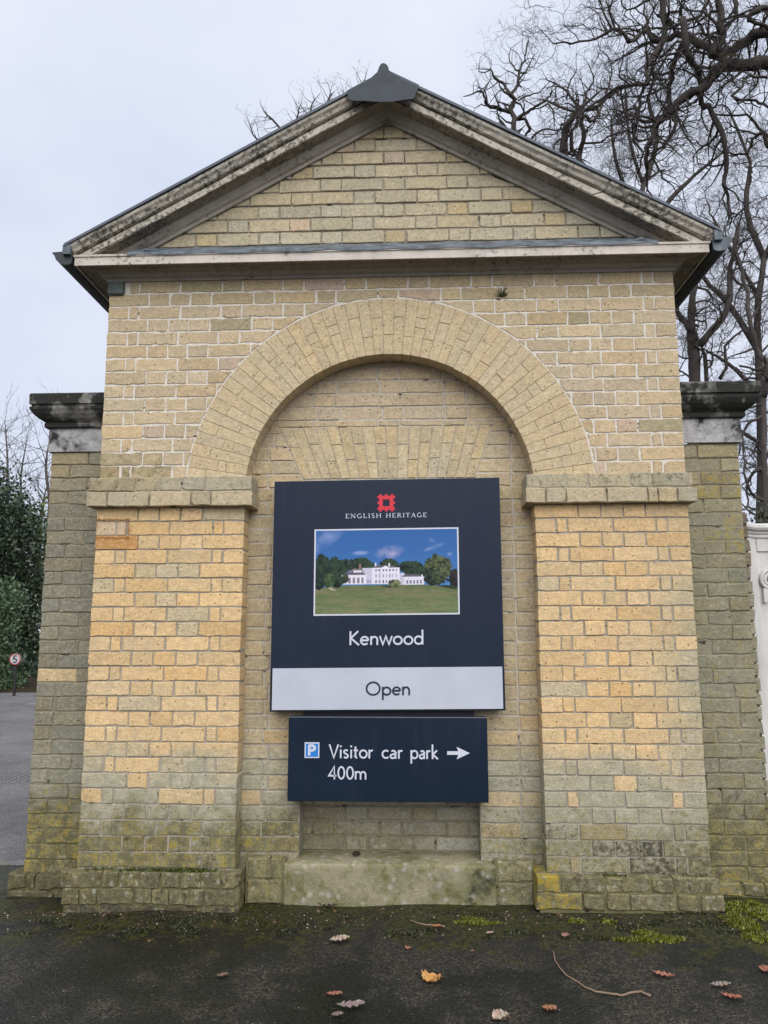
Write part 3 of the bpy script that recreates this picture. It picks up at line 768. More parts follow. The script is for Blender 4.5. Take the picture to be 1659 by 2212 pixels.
# roof slabs, gutters, ridge cap
for sx in (-1, 1):
    V = []; 
    for y in (-.180, 2.6):
        V += [(0, y, 4.367), (sx*1.735, y, 4.367-RS*1.735), (sx*1.735, y, 4.382-RS*1.735), (0, y, 4.384)]
    Fc = [(0, 1, 2, 3), (7, 6, 5, 4), (0, 4, 5, 1), (1, 5, 6, 2), (2, 6, 7, 3)]
    rf = obj('roof', V, Fc if sx > 0 else [f[::-1] for f in Fc], SLATE, GH)
    # turned down lead at the verge foot
    m = MB(); m.box(min(sx*1.70, sx*1.742), max(sx*1.70, sx*1.742), -.176, -.02, 3.352, 3.405); m.build('verge_end', LEAD, GH)
    gp = [(1.694, 3.385), (1.700, 3.310), (1.712, 3.302), (1.735, 3.300), (1.760, 3.306), (1.785, 3.330), (1.797, 3.360), (1.812, 3.372), (1.806, 3.376), (1.790, 3.362), (1.75, 3.315), (1.704, 3.315), (1.698, 3.385)]
    V = [(sx*a, y, b) for y in (-.150, 2.5) for a, b in gp]; n = len(gp)
    Fc = [(i, i+n, i+1+n, i+1) for i in range(n-1)] 
    gt = obj('gutter', V, Fc if sx < 0 else [f[::-1] for f in Fc], GUTTER, GH)
    endp = [(1.694, 3.380), (1.700, 3.310), (1.712, 3.302), (1.735, 3.300), (1.760, 3.306), (1.785, 3.330), (1.797, 3.358), (1.806, 3.374)]
    m = MB(); m.prism([(sx*a, b) for a, b in (endp if sx > 0 else endp[::-1])][::1], -.154, -.148); m.build('gutter_end_stop', LEAD if sx > 0 else GUTTER, gt)
zc = lambda X_, Y_: at((1280+X_/4.1475)/1.783, (200+Y_/4.1475)/1.783, -.190)
capo = [(300, 775), (470, 778), (740, 796), (940, 791), (1300, 745), (1345, 640), (1384, 556), (1240, 490), (1090, 420), (960, 350), (908, 300), (890, 230), (858, 190), (815, 175), (776, 190), (745, 240), (720, 318), (620, 415), (450, 515), (235, 630), (262, 745)]
cp = [(zc(a, b)[0], zc(a, b)[2]) for a, b in capo]
top = cp[6:20]
n = len(cp)
V = [(x, -.190, z) for x, z in cp] + [(x, -.1765, max(z+(.006 if 6 <= i <= 19 else 0), 4.392-RS*abs(x))) for i, (x, z) in enumerate(cp)] + [(x, 2.6, max(z, 4.392-RS*abs(x))) for x, z in cp]
cx_, cz_ = sum(x for x, z in cp)/n, sum(z for x, z in cp)/n
Fc = [(i, i+n, (i+1) % n+n, (i+1) % n) for i in range(n)] + [(i+n, i+2*n, (i+1) % n+2*n, (i+1) % n+n) for i in range(n)]
# slightly dished lead face
V.append((cx_, -.1885, cz_)); Fc += [(i, (i+1) % n, 3*n) for i in range(n)]
obj('ridge_cap', V, Fc, LEAD2, GH)
MB().bevbox(-1.552, -1.463, -.022, .06, 3.192, 3.265, .006).build('lead_wrapped_block', mat_plain('green_lead', (.085, .11, .10), .7, .3, .35, 25, bump=.004), GH)

# ================================================================== FLANKING PIERS
def flank(sx, label):
    root = empty('side_pier', (sx*1.73, .2, 0), label, 'brick pier'); CAPM = STONE_CAP if sx < 0 else STONE_CAP2
    st3 = {}; XO = -1.917 if sx < 0 else 1.905; yf = .20
    for r in range(30):
        z1 = 2.352-r*CO; z0 = z1-CO; zm = (z0+z1)/2
        pat = [S_, H_, H_] if r % 2 == 0 else [H_, S_, H_]
        if r > 17 and random.random() < .3: pat = [H_*.9, S_*.9, H_*1.3]
        for a, b in row(0, .44, [w*random.uniform(.95, 1.05) for w in pat], .0075):
            b = min(b, abs(XO)-1.552)
            if b-a < .012: continue
            xa, xb = (XO+a, XO+b) if sx < 0 else (XO-b, XO-a); xm = (xa+xb)/2
            if sx < 0:
                t = lerp((.315, .27, .175), (.225, .208, .15), min(1, max(0, (2.28-zm)*3)))
                wv = (.26+.3*max(0, (.55-zm)/.5), .0 if zm > .55 else .18, .05 if zm > .5 else .3)
                if abs(zm-1.13) < .04 and a < .03: t = (.52, .40, .23); wv = (.1, 0, 0)
            else:
                t = lerp((.29, .255, .16), (.235, .213, .14), min(1, max(0, (2.2-zm)*2)))
                wv = (.38 if zm > .6 else .42, .16+.10*nz(xm*3, zm, 3), .16)
                if abs(zm-2.12) < .06 and xm > 1.66: wv = (.4, .46, 0)
                if abs(zm-1.86) < .08 and xm > 1.75: wv = (.4, .48, 0)
                if zm < .55 and random.random() < .25: t = (.30, .295, .25); wv = (.5, .1, .25)
            lay(st3, rect(xa, xb, z0+.0032, z1-.0032), yf, .09, vary(t, .07, .03), tuple(wv)+(.30,), bev=.004, jit=.0022, proud=.002)
    # foot course(s)
    if sx < 0:
        for z0, z1, off, y in ((.045, .122, -.058, .140), (-.03, .046, -.060, .138)):
            for a, b in row(XO+off, -1.60, [H_, C_, S_] if z0 > 0 else [S_, H_], .016):
                lay(st3, rect(a, b, z0+.005, z1-.005), y, .09, vary((.15, .13, .085), .12, .03), (.5, .22, .72, .1), name='plinth_brick', bev=.006, jit=.004)
    else:
        for z0, z1 in ((.04, .112),):
            for a, b in row(1.55, 1.96, [S_, H_, H_], .012):
                lay(st3, rect(a, b, z0+.005, z1-.005), .175, .09, vary((.24, .22, .14), .1, .05), (.4, .2, .35, .2), name='plinth_brick', bev=.008, jit=.003)
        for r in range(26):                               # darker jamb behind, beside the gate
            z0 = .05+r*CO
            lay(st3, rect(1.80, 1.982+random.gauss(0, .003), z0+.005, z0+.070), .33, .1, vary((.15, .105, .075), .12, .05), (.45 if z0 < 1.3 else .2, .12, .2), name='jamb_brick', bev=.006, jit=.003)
    flush(st3, root)
    m = MB(); a, b = sorted((XO-sx*.005, sx*1.556)); m.box(a, b, yf+.0055, .75, -.2, 2.36)
    o = m.build('mortar_bed', MORTAR, root, tint=(.27, .25, .175), wear=(.35, 0, -.1))
    m = MB(); a, b = sorted((XO+sx*.045, sx*1.56)); m.box(a, b, .155 if sx < 0 else .185, .76, -.2, .112 if sx < 0 else .10)
    m.build('mortar_bed', MORTAR, root, tint=(.05, .045, .03), wear=(.8, 0, .6))
    if sx > 0:
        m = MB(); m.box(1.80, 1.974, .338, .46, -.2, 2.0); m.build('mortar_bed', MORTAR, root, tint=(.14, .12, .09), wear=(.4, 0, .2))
    path = [(sx*1.55, yf), (XO, yf), (XO, .75)]
    if sx < 0: path = [(XO, .75), (XO, yf), (sx*1.55, yf)]
    dz = 0 if sx < 0 else .012
    band_ = [(0, 2.352), (.014, 2.352), (.014, 2.486), (0, 2.486)]
    MB().sweep([(o, z+dz) for o, z in band_], path if sx < 0 else path, True).build('stone_band', STONE_BAND, root)
    pr = [(0, 2.487), (.030, 2.487), (.034, 2.491), (.034, 2.512), (.030, 2.516), (.040, 2.524), (.058, 2.535), (.080, 2.556), (.094, 2.580), (.096, 2.592), (.088, 2.597), (.0, 2.597)]
    MB().sweep([(o, z+dz) for o, z in pr], path, True).build('coping_moulding', CAPM, root)
    sl2 = [(0, 2.598), (.086, 2.598), (.088, 2.606), (.097, 2.609), (.098, 2.664), (.092, 2.671), (0, 2.690)]
    MB().sweep([(o, z+dz) for o, z in sl2], path, True).build('coping_slab', CAPM, root)
    m = MB(); a, b = sorted((XO-sx*.006, sx*1.556)); m.box(a, b, yf+.006, .75, 2.60+dz, 2.688+dz); m.build('coping_top', CAPM, root)
    return root
flank(-1, 'narrow greenish brick pier with black stone coping, at the left beside the road')
flank(1, 'narrow lichen spotted brick pier with mottled stone coping, at the right beside the white gate')

# ================================================================== SIGNS
def arcp(cx, cy, rx, ry, a0, a1, n=14): return [(cx+rx*math.cos(math.radians(a0+(a1-a0)*i/n)), cy+ry*math.sin(math.radians(a0+(a1-a0)*i/n))) for i in range(n+1)]
XH = .63
GL = {
 'K': (.70, [[(.08, 0), (.08, 1)], [(.11, .50), (.60, 1.0)], [(.11, .50), (.66, 0)]]),
 'e': (.64, [[(.06, .335), (.565, .335)], arcp(.315, .315, .25, .27, 2, 318, 26)]),
 'n': (.62, [[(.09, 0), (.09, XH)], [(.09, .33)] + arcp(.30, .36, .205, .225, 160, 0, 12) + [(.505, 0)]]),
 'w': (.88, [[(.03, XH), (.235, .03), (.44, XH*.97), (.645, .03), (.85, XH)]]),
 'o': (.68, [arcp(.34, .315, .27, .27, 0, 360, 30)]),
 'd': (.68, [[(.585, 0), (.585, 1.06)], arcp(.325, .315, .26, .27, 0, 360, 28)]),
 'O': (1.08, [arcp(.54, .5, .445, .46, 0, 360, 40)]),
 'p': (.68, [[(.09, XH), (.09, -.34)], arcp(.35, .315, .26, .27, 0, 360, 28)]),
 'V': (.74, [[(.03, 1), (.37, .03), (.71, 1)]]),
 'i': (.26, [[(.13, 0), (.13, XH)], [(.13, .80), (.13, .93)]]),
 's': (.48, [arcp(.245, .465, .155, .125, 35, 200, 10) + [(.13, .375), (.35, .265)] + arcp(.235, .165, .165, .125, 20, -150, 10)]),
 't': (.40, [[(.17, .86), (.17, .17)] + arcp(.27, .17, .10, .125, 180, 290, 6), [(.03, XH-.05), (.36, XH-.05)]]),
 'r': (.42, [[(.09, 0), (.09, XH)], [(.09, .36)] + arcp(.29, .36, .20, .22, 165, 70, 8)]),
 'c': (.54, [arcp(.32, .315, .26, .27, 50, 312, 22)]),
 'a': (.56, [[(.44, 0), (.44, .42)] + arcp(.285, .42, .155, .16, 0, 145, 10), [(.44, .34), (.26, .32)] + arcp(.21, .17, .135, .135, 90, 270, 10) + [(.30, .05), (.44, .14)]]),
 'k': (.58, [[(.09, 0), (.09, 1.06)], [(.11, .32), (.46, XH)], [(.11, .32), (.53, 0)]]),
 '4': (.64, [[(.45, 0), (.45, 1), (.05, .27), (.60, .27)]]),
 '0': (.64, [arcp(.32, .5, .225, .45, 0, 360, 30)]),
 'm': (.92, [[(.09, 0), (.09, XH)], [(.09, .33)] + arcp(.275, .37, .18, .215, 160, 0, 10) + [(.455, 0)], [(.455, .33)] + arcp(.64, .37, .18, .215, 160, 0, 10) + [(.82, 0)]]),
 'P': (.62, [[(.12, 0), (.12, 1)], [(.12, .94), (.30, .94)] + arcp(.30, .71, .22, .23, 90, -90, 12) + [(.12, .48)]]),
 '5': (.62, [[(.50, .94), (.19, .94), (.15, .54)] + arcp(.28, .32, .24, .26, 110, -140, 14)]),
 ' ': (.34, []),
}
def ser(xs, ys, w=.13): return [[(x-w, y), (x+w, y), .07] for x in xs for y in ys]
T_, H2 = .15, .075     # thick and thin of the small capitals
GS = {
 'E': (.72, [[(.17, 0), (.17, 1), T_], [(.05, .96), (.60, .96), H2], [(.05, .04), (.64, .04), H2], [(.17, .52), (.48, .52), H2], [(.60, .98), (.60, .76), H2], [(.63, .02), (.63, .26), H2]]),
 'N': (.95, [[(.17, 0), (.17, 1), H2], [(.17, .97), (.76, .03), T_], [(.76, 0), (.76, 1), H2]] + ser((.17,), (.035,)) + ser((.76,), (.965,)) + ser((.12,), (.965,), .1)),
 'G': (.92, [arcp(.46, .5, .36, .45, 50, 320, 22) + [.12], [(.76, .05), (.76, .42), .13]] + ser((.76,), (.42,))),
 'L': (.68, [[(.17, 0), (.17, 1), T_], [(.05, .04), (.60, .04), H2], [(.60, .02), (.60, .30), H2]] + ser((.17,), (.965,))),
 'I': (.42, [[(.21, 0), (.21, 1), T_]] + ser((.21,), (.035, .965))),
 'S': (.64, [arcp(.32, .73, .20, .22, 35, 215, 12) + [(.42, .46)] + arcp(.31, .27, .22, .23, 30, -150, 12) + [.12]]),
 'H': (.96, [[(.19, 0), (.19, 1), T_], [(.77, 0), (.77, 1), T_], [(.19, .52), (.77, .52), H2]] + ser((.19, .77), (.035, .965))),
 'R': (.84, [[(.19, 0), (.19, 1), T_], [(.08, .96), (.38, .96), H2], arcp(.38, .73, .22, .23, 90, -90, 12) + [.12], [(.19, .50), (.38, .50), H2], [(.36, .50), (.80, .02), .13]] + ser((.19,), (.035,))),
 'T': (.76, [[(.38, 0), (.38, 1), T_], [(.05, .96), (.71, .96), H2], [(.06, .98), (.06, .74), H2], [(.70, .98), (.70, .74), H2]] + ser((.38,), (.035,))),
 'A': (.90, [[(.12, 0), (.45, .98), H2], [(.45, .98), (.77, 0), T_], [(.24, .34), (.66, .34), H2]] + ser((.12, .78), (.035,), .11)),
 ' ': (.42, []),
}
def word(text, x0, x1, zb, cap, y, table, wt, name, mat, parent, sp=0.0, roll=0.0):
    tot = sum(table[c][0]+sp for c in text)-sp; k = (x1-x0)/tot; V = []; Fc = []; x = 0; lay_ = 0
    for c in text:
        adv, strokes = table[c]
        for s_ in strokes:
            w = wt
            if not isinstance(s_[-1], tuple): w = s_[-1]; s_ = s_[:-1]
            P = [Vector((x0+(x+px_)*k, zb+pz*cap)) for px_, pz in s_]; closed = (P[0]-P[-1]).length < 1e-5
            if closed: P = P[:-1]
            n = len(P); b = len(V); yy = y-.00025*(lay_ % 4); lay_ += 1; hw = w*cap/2
            for i in range(n):
                if closed: d0 = (P[i]-P[i-1]).normalized(); d1 = (P[(i+1) % n]-P[i]).normalized()
                else:
                    d0 = (P[i]-P[i-1]).normalized() if i else (P[1]-P[0]).normalized(); d1 = (P[i+1]-P[i]).normalized() if i < n-1 else d0
                n0 = Vector((-d0.y, d0.x)); n1 = Vector((-d1.y, d1.x)); nn = n0+n1; nn = nn/max(.35, nn.dot(n0))
                for q in (P[i]+nn*hw, P[i]-nn*hw): V.append((q.x, yy, q.y))
            for i in range(n if closed else n-1):
                j = (i+1) % n; Fc.append((b+2*i, b+2*i+1, b+2*j+1, b+2*j))
        x += adv+sp
    if roll: V = [(a, b_, c_+roll*a) for a, b_, c_ in V]
    return obj(name, V, Fc, mat, parent)
YS = .020; RO = .0085
SG = empty('visitor_sign', (0, YS, .95), 'large navy blue sign with printed photo and white Open panel, fixed inside the arch', 'sign')
def tilt(o):
    return o
def sprism(name, poly, y0, y1, mat, parent): 
    return MB().prism([(x, z+RO*x) for x, z in poly], y0, y1).build(name, mat, parent)
sprism('panel', rect(-.606, .582, 1.170, 2.141), YS, YS+.07, NAVY, SG)
sprism('frame', rect(-.607, .5835, .952, 1.1695), YS+.004, YS+.072, FRAME, SG)
sprism('open_panel', rect(-.595, .572, .961, 1.168), YS-.003, YS+.0035, WHITE, SG)
sprism('backing_rail', rect(-.44, .43, .905, .9515), YS+.03, YS+.085, FRAME, SG)
word('Kenwood', -.2035, .1785, 1.2815, .0705, YS-.0012, GL, .128, 'lettering', LETTER, SG, .02, RO)
word('Open', -.121, .1105, 1.0305, .0675, YS-.0042, GL, .135, 'lettering', INK, SG, .02, RO)
word('ENGLISH', -.228, -.037, 1.9375, .0235, YS-.0012, GS, .1, 'lettering', LETTER, SG, .12, RO)
word('HERITAGE', -.016, .201, 1.9375, .0235, YS-.0012, GS, .1, 'lettering', LETTER, SG, .12, RO)
# square castellated emblem
ec, ez, eh = -.0125, 2.0165, .0375
m = MB(); fr = .0195
for a, b, c, d in ((-eh, eh, eh-fr, eh), (-eh, eh, -eh, -eh+fr)): m.prism([(ec+x, ez+z+RO*ec) for x, z in rect(a, b, c, d)], YS-.0012, YS-.0001)
for a, b in ((-eh, -eh+fr), (eh-fr, eh)): m.prism([(ec+x, ez+z+RO*ec) for x, z in rect(a, b, -eh+fr, eh-fr)], YS-.0012, YS-.0001)
tw = .0125
for k in (-1, 0, 1):
    c = k*(eh-tw/2-.0005)
    for s_ in (-1, 1):
        z0, z1 = sorted((s_*eh, s_*(eh+.0085)))
        m.prism([(ec+x, ez+z+RO*ec) for x, z in rect(c-tw/2, c+tw/2, z0, z1)], YS-.0012, YS-.0001)
        m.prism([(ec+x, ez+z+RO*ec) for x, z in rect(z0, z1, c-tw/2, c+tw/2)], YS-.0012, YS-.0001)
m.build('emblem', RED, SG)
# printed photograph: house on a lawn between trees, as a fine grid of coloured cells
px0, px1, pz0, pz1 = -.389, .363, 1.432, 1.881
bw = .0075
for nm, r_ in (('picture_border', rect(px0, px1, pz1-bw, pz1)), ('picture_border', rect(px0, px1, pz0, pz0+bw)), ('picture_border', rect(px0, px0+bw, pz0+bw, pz1-bw)), ('picture_border', rect(px1-bw, px1, pz0+bw, pz1-bw))):
    sprism(nm, r_, YS-.0012, YS-.0001, LETTER, SG)
NU, NVv = 292, 170
U, Vv = np.meshgrid((np.arange(NU)+.5)/NU, (np.arange(NVv)+.5)/NVv)        # v upwards
def vn(u, v, su, sv, seed, oct_=4):
    r = np.random.default_rng(seed); out = np.zeros_like(u); amp = 1; tot = 0
    for o in range(oct_):
        gnx, gny = int(su*2**o)+3, int(sv*2**o)+3; gr = r.random((gny, gnx))
        x = u*su*2**o; y = v*sv*2**o; xi = np.clip(x.astype(int), 0, gnx-2); yi = np.clip(y.astype(int), 0, gny-2); fx = x-xi; fy = y-yi
        fx = fx*fx*(3-2*fx); fy = fy*fy*(3-2*fy)
        out += amp*((gr[yi, xi]*(1-fx)+gr[yi, xi+1]*fx)*(1-fy)+(gr[yi+1, xi]*(1-fx)+gr[yi+1, xi+1]*fx)*fy); tot += amp; amp *= .55
    return out/tot
img = np.zeros(U.shape+(3,))
def paint(mask, c, a=1.0):
    k = np.clip(mask.astype(float)*a, 0, 1)[..., None]; img[:] = img*(1-k)+np.array(c)*k
img[:] = np.array((.050, .175, .44))*(1-Vv[..., None])+np.array((.030, .115, .34))*Vv[..., None]
img[:] += np.clip(.75-Vv, 0, 1)[..., None]*np.array((.05, .10, .10))
def cloud(cu, cv, ru, rv, ang, c, a, seed):
    du, dv = (U-cu)*1.72, (Vv-cv); ca, sa = math.cos(ang), math.sin(ang); x, y = du*ca+dv*sa, -du*sa+dv*ca
    paint(np.clip(1-np.sqrt((x/ru)**2+(y/rv)**2), 0, 1)**.8*np.clip(vn(U, Vv, 14, 10, seed)*2.4-.55, 0, 1.3), c, a)
cloud(.52, .735, .20, .085, .15, (.48, .42, .60), .9, 1); cloud(.55, .71, .10, .06, .2, (.55, .47, .64), .8, 2)
cloud(.07, .90, .35, .11, .62, (.22, .30, .55), .8, 3); cloud(.84, .79, .16, .03, .35, (.30, .38, .62), .6, 4); cloud(.83, .86, .06, .03, -.5, (.30, .38, .62), .6, 5); cloud(.32, .73, .12, .03, .05, (.30, .38, .65), .9, 6); cloud(.95, .70, .04, .03, 0, (.4, .45, .68), .8, 7)
px_ = lambda X_: (X_-100)/1455.; pz_ = lambda Y_: 1-(Y_-120)/850.
tn = vn(U, Vv, 60, 40, 9, 4); tl = vn(U, Vv, 26, 18, 10, 3)
def tree(cx, cy, rx, ry, dark, lite):
    d = np.sqrt(((U-px_(cx))*1455/rx)**2+((Vv-pz_(cy))*850/ry)**2)+(tn-.5)*.45+(tl-.5)*.3
    k = d < 1
    sh = np.clip(.5+(U-px_(cx))*1455/rx*.35+(Vv-pz_(cy))*850/ry*.45+(tn-.5)*3.2, 0, 1)
    img[k] = (np.array(dark)*(1-sh[..., None])+np.array(lite)*sh[..., None])[k]
dk, lt = (.006, .012, .013), (.030, .060, .034)
for a in ((860, 490, 110, 75), (1030, 500, 80, 60), (1100, 520, 100, 80), (560, 480, 130, 85), (660, 500, 70, 55), (410, 480, 70, 70), (1180, 570, 80, 90)): tree(*a, dk, lt)
for a in ((300, 500, 80, 110), (170, 450, 80, 90), (140, 590, 110, 130), (330, 580, 110, 120), (240, 560, 90, 120)): tree(*a, dk, (.026, .052, .032))
# house
def R_(x0, x1, y0, y1, c): paint((U > px_(x0)) & (U < px_(x1)) & (Vv < pz_(y0)) & (Vv > pz_(y1)), c)
def quad(pts, c):
    k = np.ones(U.shape, bool); n = len(pts)
    q = [(px_(a), pz_(b)) for a, b in pts]
    s_ = sum(q[i][0]*q[(i+1) % n][1]-q[(i+1) % n][0]*q[i][1] for i in range(n))
    for i in range(n):
        (a, b), (c_, d_) = q[i], q[(i+1) % n]; k &= (((c_-a)*(Vv-b)-(d_-b)*(U-a))*s_ >= 0)
    paint(k, c)
hw_, hs, rfc, wd = (.70, .68, .78), (.52, .50, .62), (.115, .105, .135), (.10, .10, .15)
R_(585, 690, 505, 600, hs); quad([(430, 545), (500, 510), (560, 515), (610, 545)], (.20, .17, .19)); R_(495, 580, 530, 552, hw_)
R_(548, 572, 465, 520, (.25, .15, .12)); quad([(375, 575), (430, 548), (590, 548), (630, 580)], rfc)
R_(374, 632, 575, 668, hw_); R_(625, 682, 592, 668, hs); quad([(682, 500), (715, 478), (900, 486), (970, 518)], rfc); R_(682, 968, 503, 672, hw_); quad([(768, 515), (822, 484), (875, 515)], (.78, .76, .84))
R_(712, 728, 455, 490, hw_); R_(852, 868, 462, 495, hw_)
R_(968, 1016, 560, 680, hs); quad([(985, 600), (1030, 572), (1150, 575), (1195, 602)], rfc); R_(1012, 1217, 598, 684, hw_); R_(1185, 1203, 582, 602, hw_)
for x in (725, 757, 800, 832, 865, 898, 932):
    R_(x-7, x+7, 520, 538, wd); R_(x-6, x+6, 570, 606, (.34, .33, .44)); R_(x-6, x+6, 632, 658, wd)
for x in (408, 455, 498, 542, 585): R_(x-14, x+14, 600, 662, (.40, .34, .36)); R_(x-9, x+9, 612, 660, (.20, .19, .24))
for x in (478, 520, 564, 606, 432, 385): R_(x-4, x+4, 592, 664, (.80, .78, .86))
for x in (1045, 1080, 1115, 1150, 1183): R_(x-7, x+7, 634, 668, wd)
for x in (1026, 1062, 1098, 1132, 1167, 1204): R_(x-3, x+3, 612, 682, hs)
for x in (640, 655, 668): R_(x-5, x+5, 628, 655, (.25, .25, .33))
for x in (768, 875): R_(x-3, x+3, 512, 668, hs)
# lawn
hor = pz_(678)-.035*((U-.5)**2)-.03*np.clip((.2-U)/.2, 0, 1)-.02*np.clip((U-.75)/.25, 0, 1)
gn = vn(U, Vv, 7, 34, 21, 4); gf = vn(U, Vv, 60, 90, 22, 3)
gcol = np.array((.085, .150, .060))*(1-gn[..., None])+np.array((.235, .235, .115))*gn[..., None]
gcol = gcol*(.75+.5*gf[..., None]); br = np.clip((gn-.5)*4, 0, 1)[..., None]; gcol = gcol*(1-.4*br)+np.array((.24, .20, .13))*.4*br
gcol = gcol*np.clip(.78+.6*(pz_(678)-Vv), .7, 1.1)[..., None]
k = Vv < hor; img[k] = gcol[k]
for a in ((140, 600, 90, 110), (330, 640, 70, 60)): tree(*a, dk, (.024, .05, .03))
tree(245, 630, 62, 75, (.02, .04, .02), (.07, .12, .05)); tree(410, 610, 34, 45, (.02, .035, .02), (.06, .07, .05))
tree(1350, 530, 145, 150, dk, (.10, .125, .055)); tree(1320, 620, 110, 70, dk, (.06, .085, .04)); tree(1520, 620, 50, 95, (.008, .009, .010), (.03, .025, .028))
quad([(770, 684), (900, 690), (895, 712), (800, 700)], (.025, .04, .02)); tree(918, 668, 66, 42, (.02, .035, .018), (.20, .23, .11))
quad([(1330, 690), (1470, 690), (1560, 728), (1500, 728)], (.02, .035, .02)); quad([(225, 700), (265, 700), (320, 728), (270, 728)], (.42, .36, .28))
ua, va = px0+bw, pz0+bw; du_, dv_ = (px1-px0-2*bw)/NU, (pz1-pz0-2*bw)/NVv
gu, gv = np.meshgrid(ua+du_*np.arange(NU+1), va+dv_*np.arange(NVv+1))
Vp = np.stack([gu, np.full_like(gu, YS-.0008), gv+RO*gu], -1).reshape(-1, 3)
ii = np.arange((NU+1)*(NVv+1)).reshape(NVv+1, NU+1); Fp = np.stack([ii[:-1, :-1], ii[:-1, 1:], ii[1:, 1:], ii[1:, :-1]], -1).reshape(-1, 4)
img = np.clip(img, 0, 1)*.95; pcol = np.zeros((NVv+1, NU+1, 3)); pcol[:-1, :-1] = img; pcol[-1, :-1] = img[-1]; pcol[:-1, -1] = img[:, -1]; pcol[-1, -1] = img[-1, -1]
PRINT = NT('printed_photograph', .45, .2); PRINT = PRINT.done(PRINT.attr('tint'))
obj('picture_print', Vp, Fp.tolist(), PRINT, SG, tint=pcol.reshape(-1, 3))

S2 = empty('car_park_sign', (0, .03, .52), 'wide dark navy car park sign with white arrow, under the larger sign', 'sign')
y2 = .030
MB().bevbox(-.510, .491, y2, y2+.075, .513, .9185, .0025).build('panel', NAVY2, S2)
MB().box(-.508, .489, y2+.004, y2+.07, .9186, .9215).build('top_edge', mat_plain('worn_grey_edge', (.16, .17, .18), .6, .3, .3, 30), S2)
for tx_, xa_, xb_ in (('Visitor', -.303, -.0785), ('car', -.0385, .0705), ('park', .1045, .246)): word(tx_, xa_, xb_, .7205, .0665, y2-.0012, GL, .125, 'lettering', LETTER, S2, .03, -.004)
word('400m', -.306, -.112, .6185, .063, y2-.0012, GL, .125, 'lettering', LETTER, S2, .0, -.004)
MB().prism(rect(-.4265, -.352, .7215, .7975), y2-.0008, y2-.0001).build('parking_square', LETTER, S2)
MB().prism(rect(-.4205, -.358, .7275, .7915), y2-.0016, y2-.0009).build('parking_square', BLUE, S2)
word('P', -.4115, -.368, .7335, .052, y2-.0022, GL, .24, 'lettering', LETTER, S2)
az = .7490
MB().prism([(.289, az-.0085), (.345, az-.0085), (.336, az-.030), (.402, az), (.336, az+.030), (.345, az+.0085), (.289, az+.0085)], y2-.0012, y2-.0001).build('arrow', LETTER, S2)

# small speed roundel on a post by the dark shrubs
YS5 = 11.4; c5 = at(33, 1424, YS5); r5 = 12.0/F*(YS5+4.0)
SP = empty('speed_sign', (c5[0], YS5, 0), 'small round speed limit sign with red ring before the dark shrubs', 'road sign')
def disc(r0, r1, y, n=40):
    V = []; Fc = []
    for i in range(n):
        a = 2*PI*i/n; V += [(c5[0]+r0*math.cos(a), y, c5[2]+r0*math.sin(a)), (c5[0]+r1*math.cos(a), y, c5[2]+r1*math.sin(a))]
    for i in range(n):
        j = (i+1) % n; Fc.append((2*i, 2*i+1, 2*j+1, 2*j))
    return V, Fc
m = MB(); m.tube([(c5[0], YS5-.01, c5[2]), (c5[0], YS5+.02, c5[2])], [r5, r5], 40); m.build('plate', mat_plain('sign_back_grey', (.3, .3, .3), .5), SP)
m = MB(); m.add(*disc(r5*.85, r5, YS5-.014)); m.build('red_ring', mat_plain('roundel_red', (.42, .02, .035), .4), SP)
m = MB(); m.add([(c5[0]+.85*r5*math.cos(2*PI*i/40), YS5-.015, c5[2]+.85*r5*math.sin(2*PI*i/40)) for i in range(40)], [tuple(range(40))]); m.build('white_face', mat_plain('roundel_white_shaded', (.42, .42, .45), .4), SP)  # white dimmed so its colour carries the shade under the trees
word('5', c5[0]-.055, c5[0]+.055, c5[2]-.075, .15, YS5-.018, GL, .16, 'lettering', mat_plain('roundel_black', (.012, .012, .012), .5), SP)
m = MB(); m.tube([(c5[0], YS5+.05, 0), (c5[0], YS5+.05, c5[2]+.1)], [.03, .03], 10); m.build('post', mat_plain('dark_post', (.015, .015, .016), .5), SP)

# ================================================================== WHITE GATE
yg = .55
GT = empty('white_gate', (2.4, yg, 0), 'white painted panelled gate with moulded top, cut off by the right edge', 'gate')
m = MB(); m.bevbox(1.995, 2.115, yg, yg+.06, .05, 1.93, .004); m.build('stile', GATEP, GT)
m = MB(); m.bevbox(2.9, 3.02, yg, yg+.06, .05, 1.93, .004); m.build('stile', GATEP, GT)
m = MB(); m.box(2.116, 2.899, yg+.012, yg+.05, .05, 1.80); m.build('panel', GATEP, GT)
m = MB(); m.bevbox(2.117, 2.898, yg+.002, yg+.055, 1.80, 1.9299, .004); m.build('top_rail', GATEP, GT)
def rim(r, dz, dy):
    P = [(1.985+.04*i, yg-dy, 1.985+dz-.045*(1-math.exp(-((.04*i)/.06)**2))) for i in range(27)]
    m = MB(); m.tube(P, r, 10); m.build('rim_moulding', GATEP, GT)
rim(.024, 0, .012); rim(.012, -.030, .002); rim(.014, -.052, -.006)
cgx, cgz = at(1659, 1252, yg)[0], at(1659, 1252, yg)[2]
for R_0, r_ in ((.052, .011), (.032, .009)):
    m = MB(); P = [(cgx+.012+R_0*math.cos(t), yg-.004, cgz+R_0*math.sin(t)) for t in np.linspace(0, 2*PI, 29)]; m.tube(P, r_, 8, False); m.build('scroll_ring', GATEP, GT)
m = MB(); m.tube([(cgx+.012, yg+.01, cgz), (cgx+.012, yg-.012, cgz)], [.014, .010], 12); m.build('scroll_boss', GATEP, GT)
m = MB(); m.prism([(cgx-.035, cgz-.13), (cgx-.02, cgz-.13), (cgx+.0, cgz-.10), (cgx+.06, cgz-.085), (cgx+.06, cgz-.06), (cgx-.035, cgz-.05)], yg-.012, yg+.010); m.build('bracket', GATEP, GT)
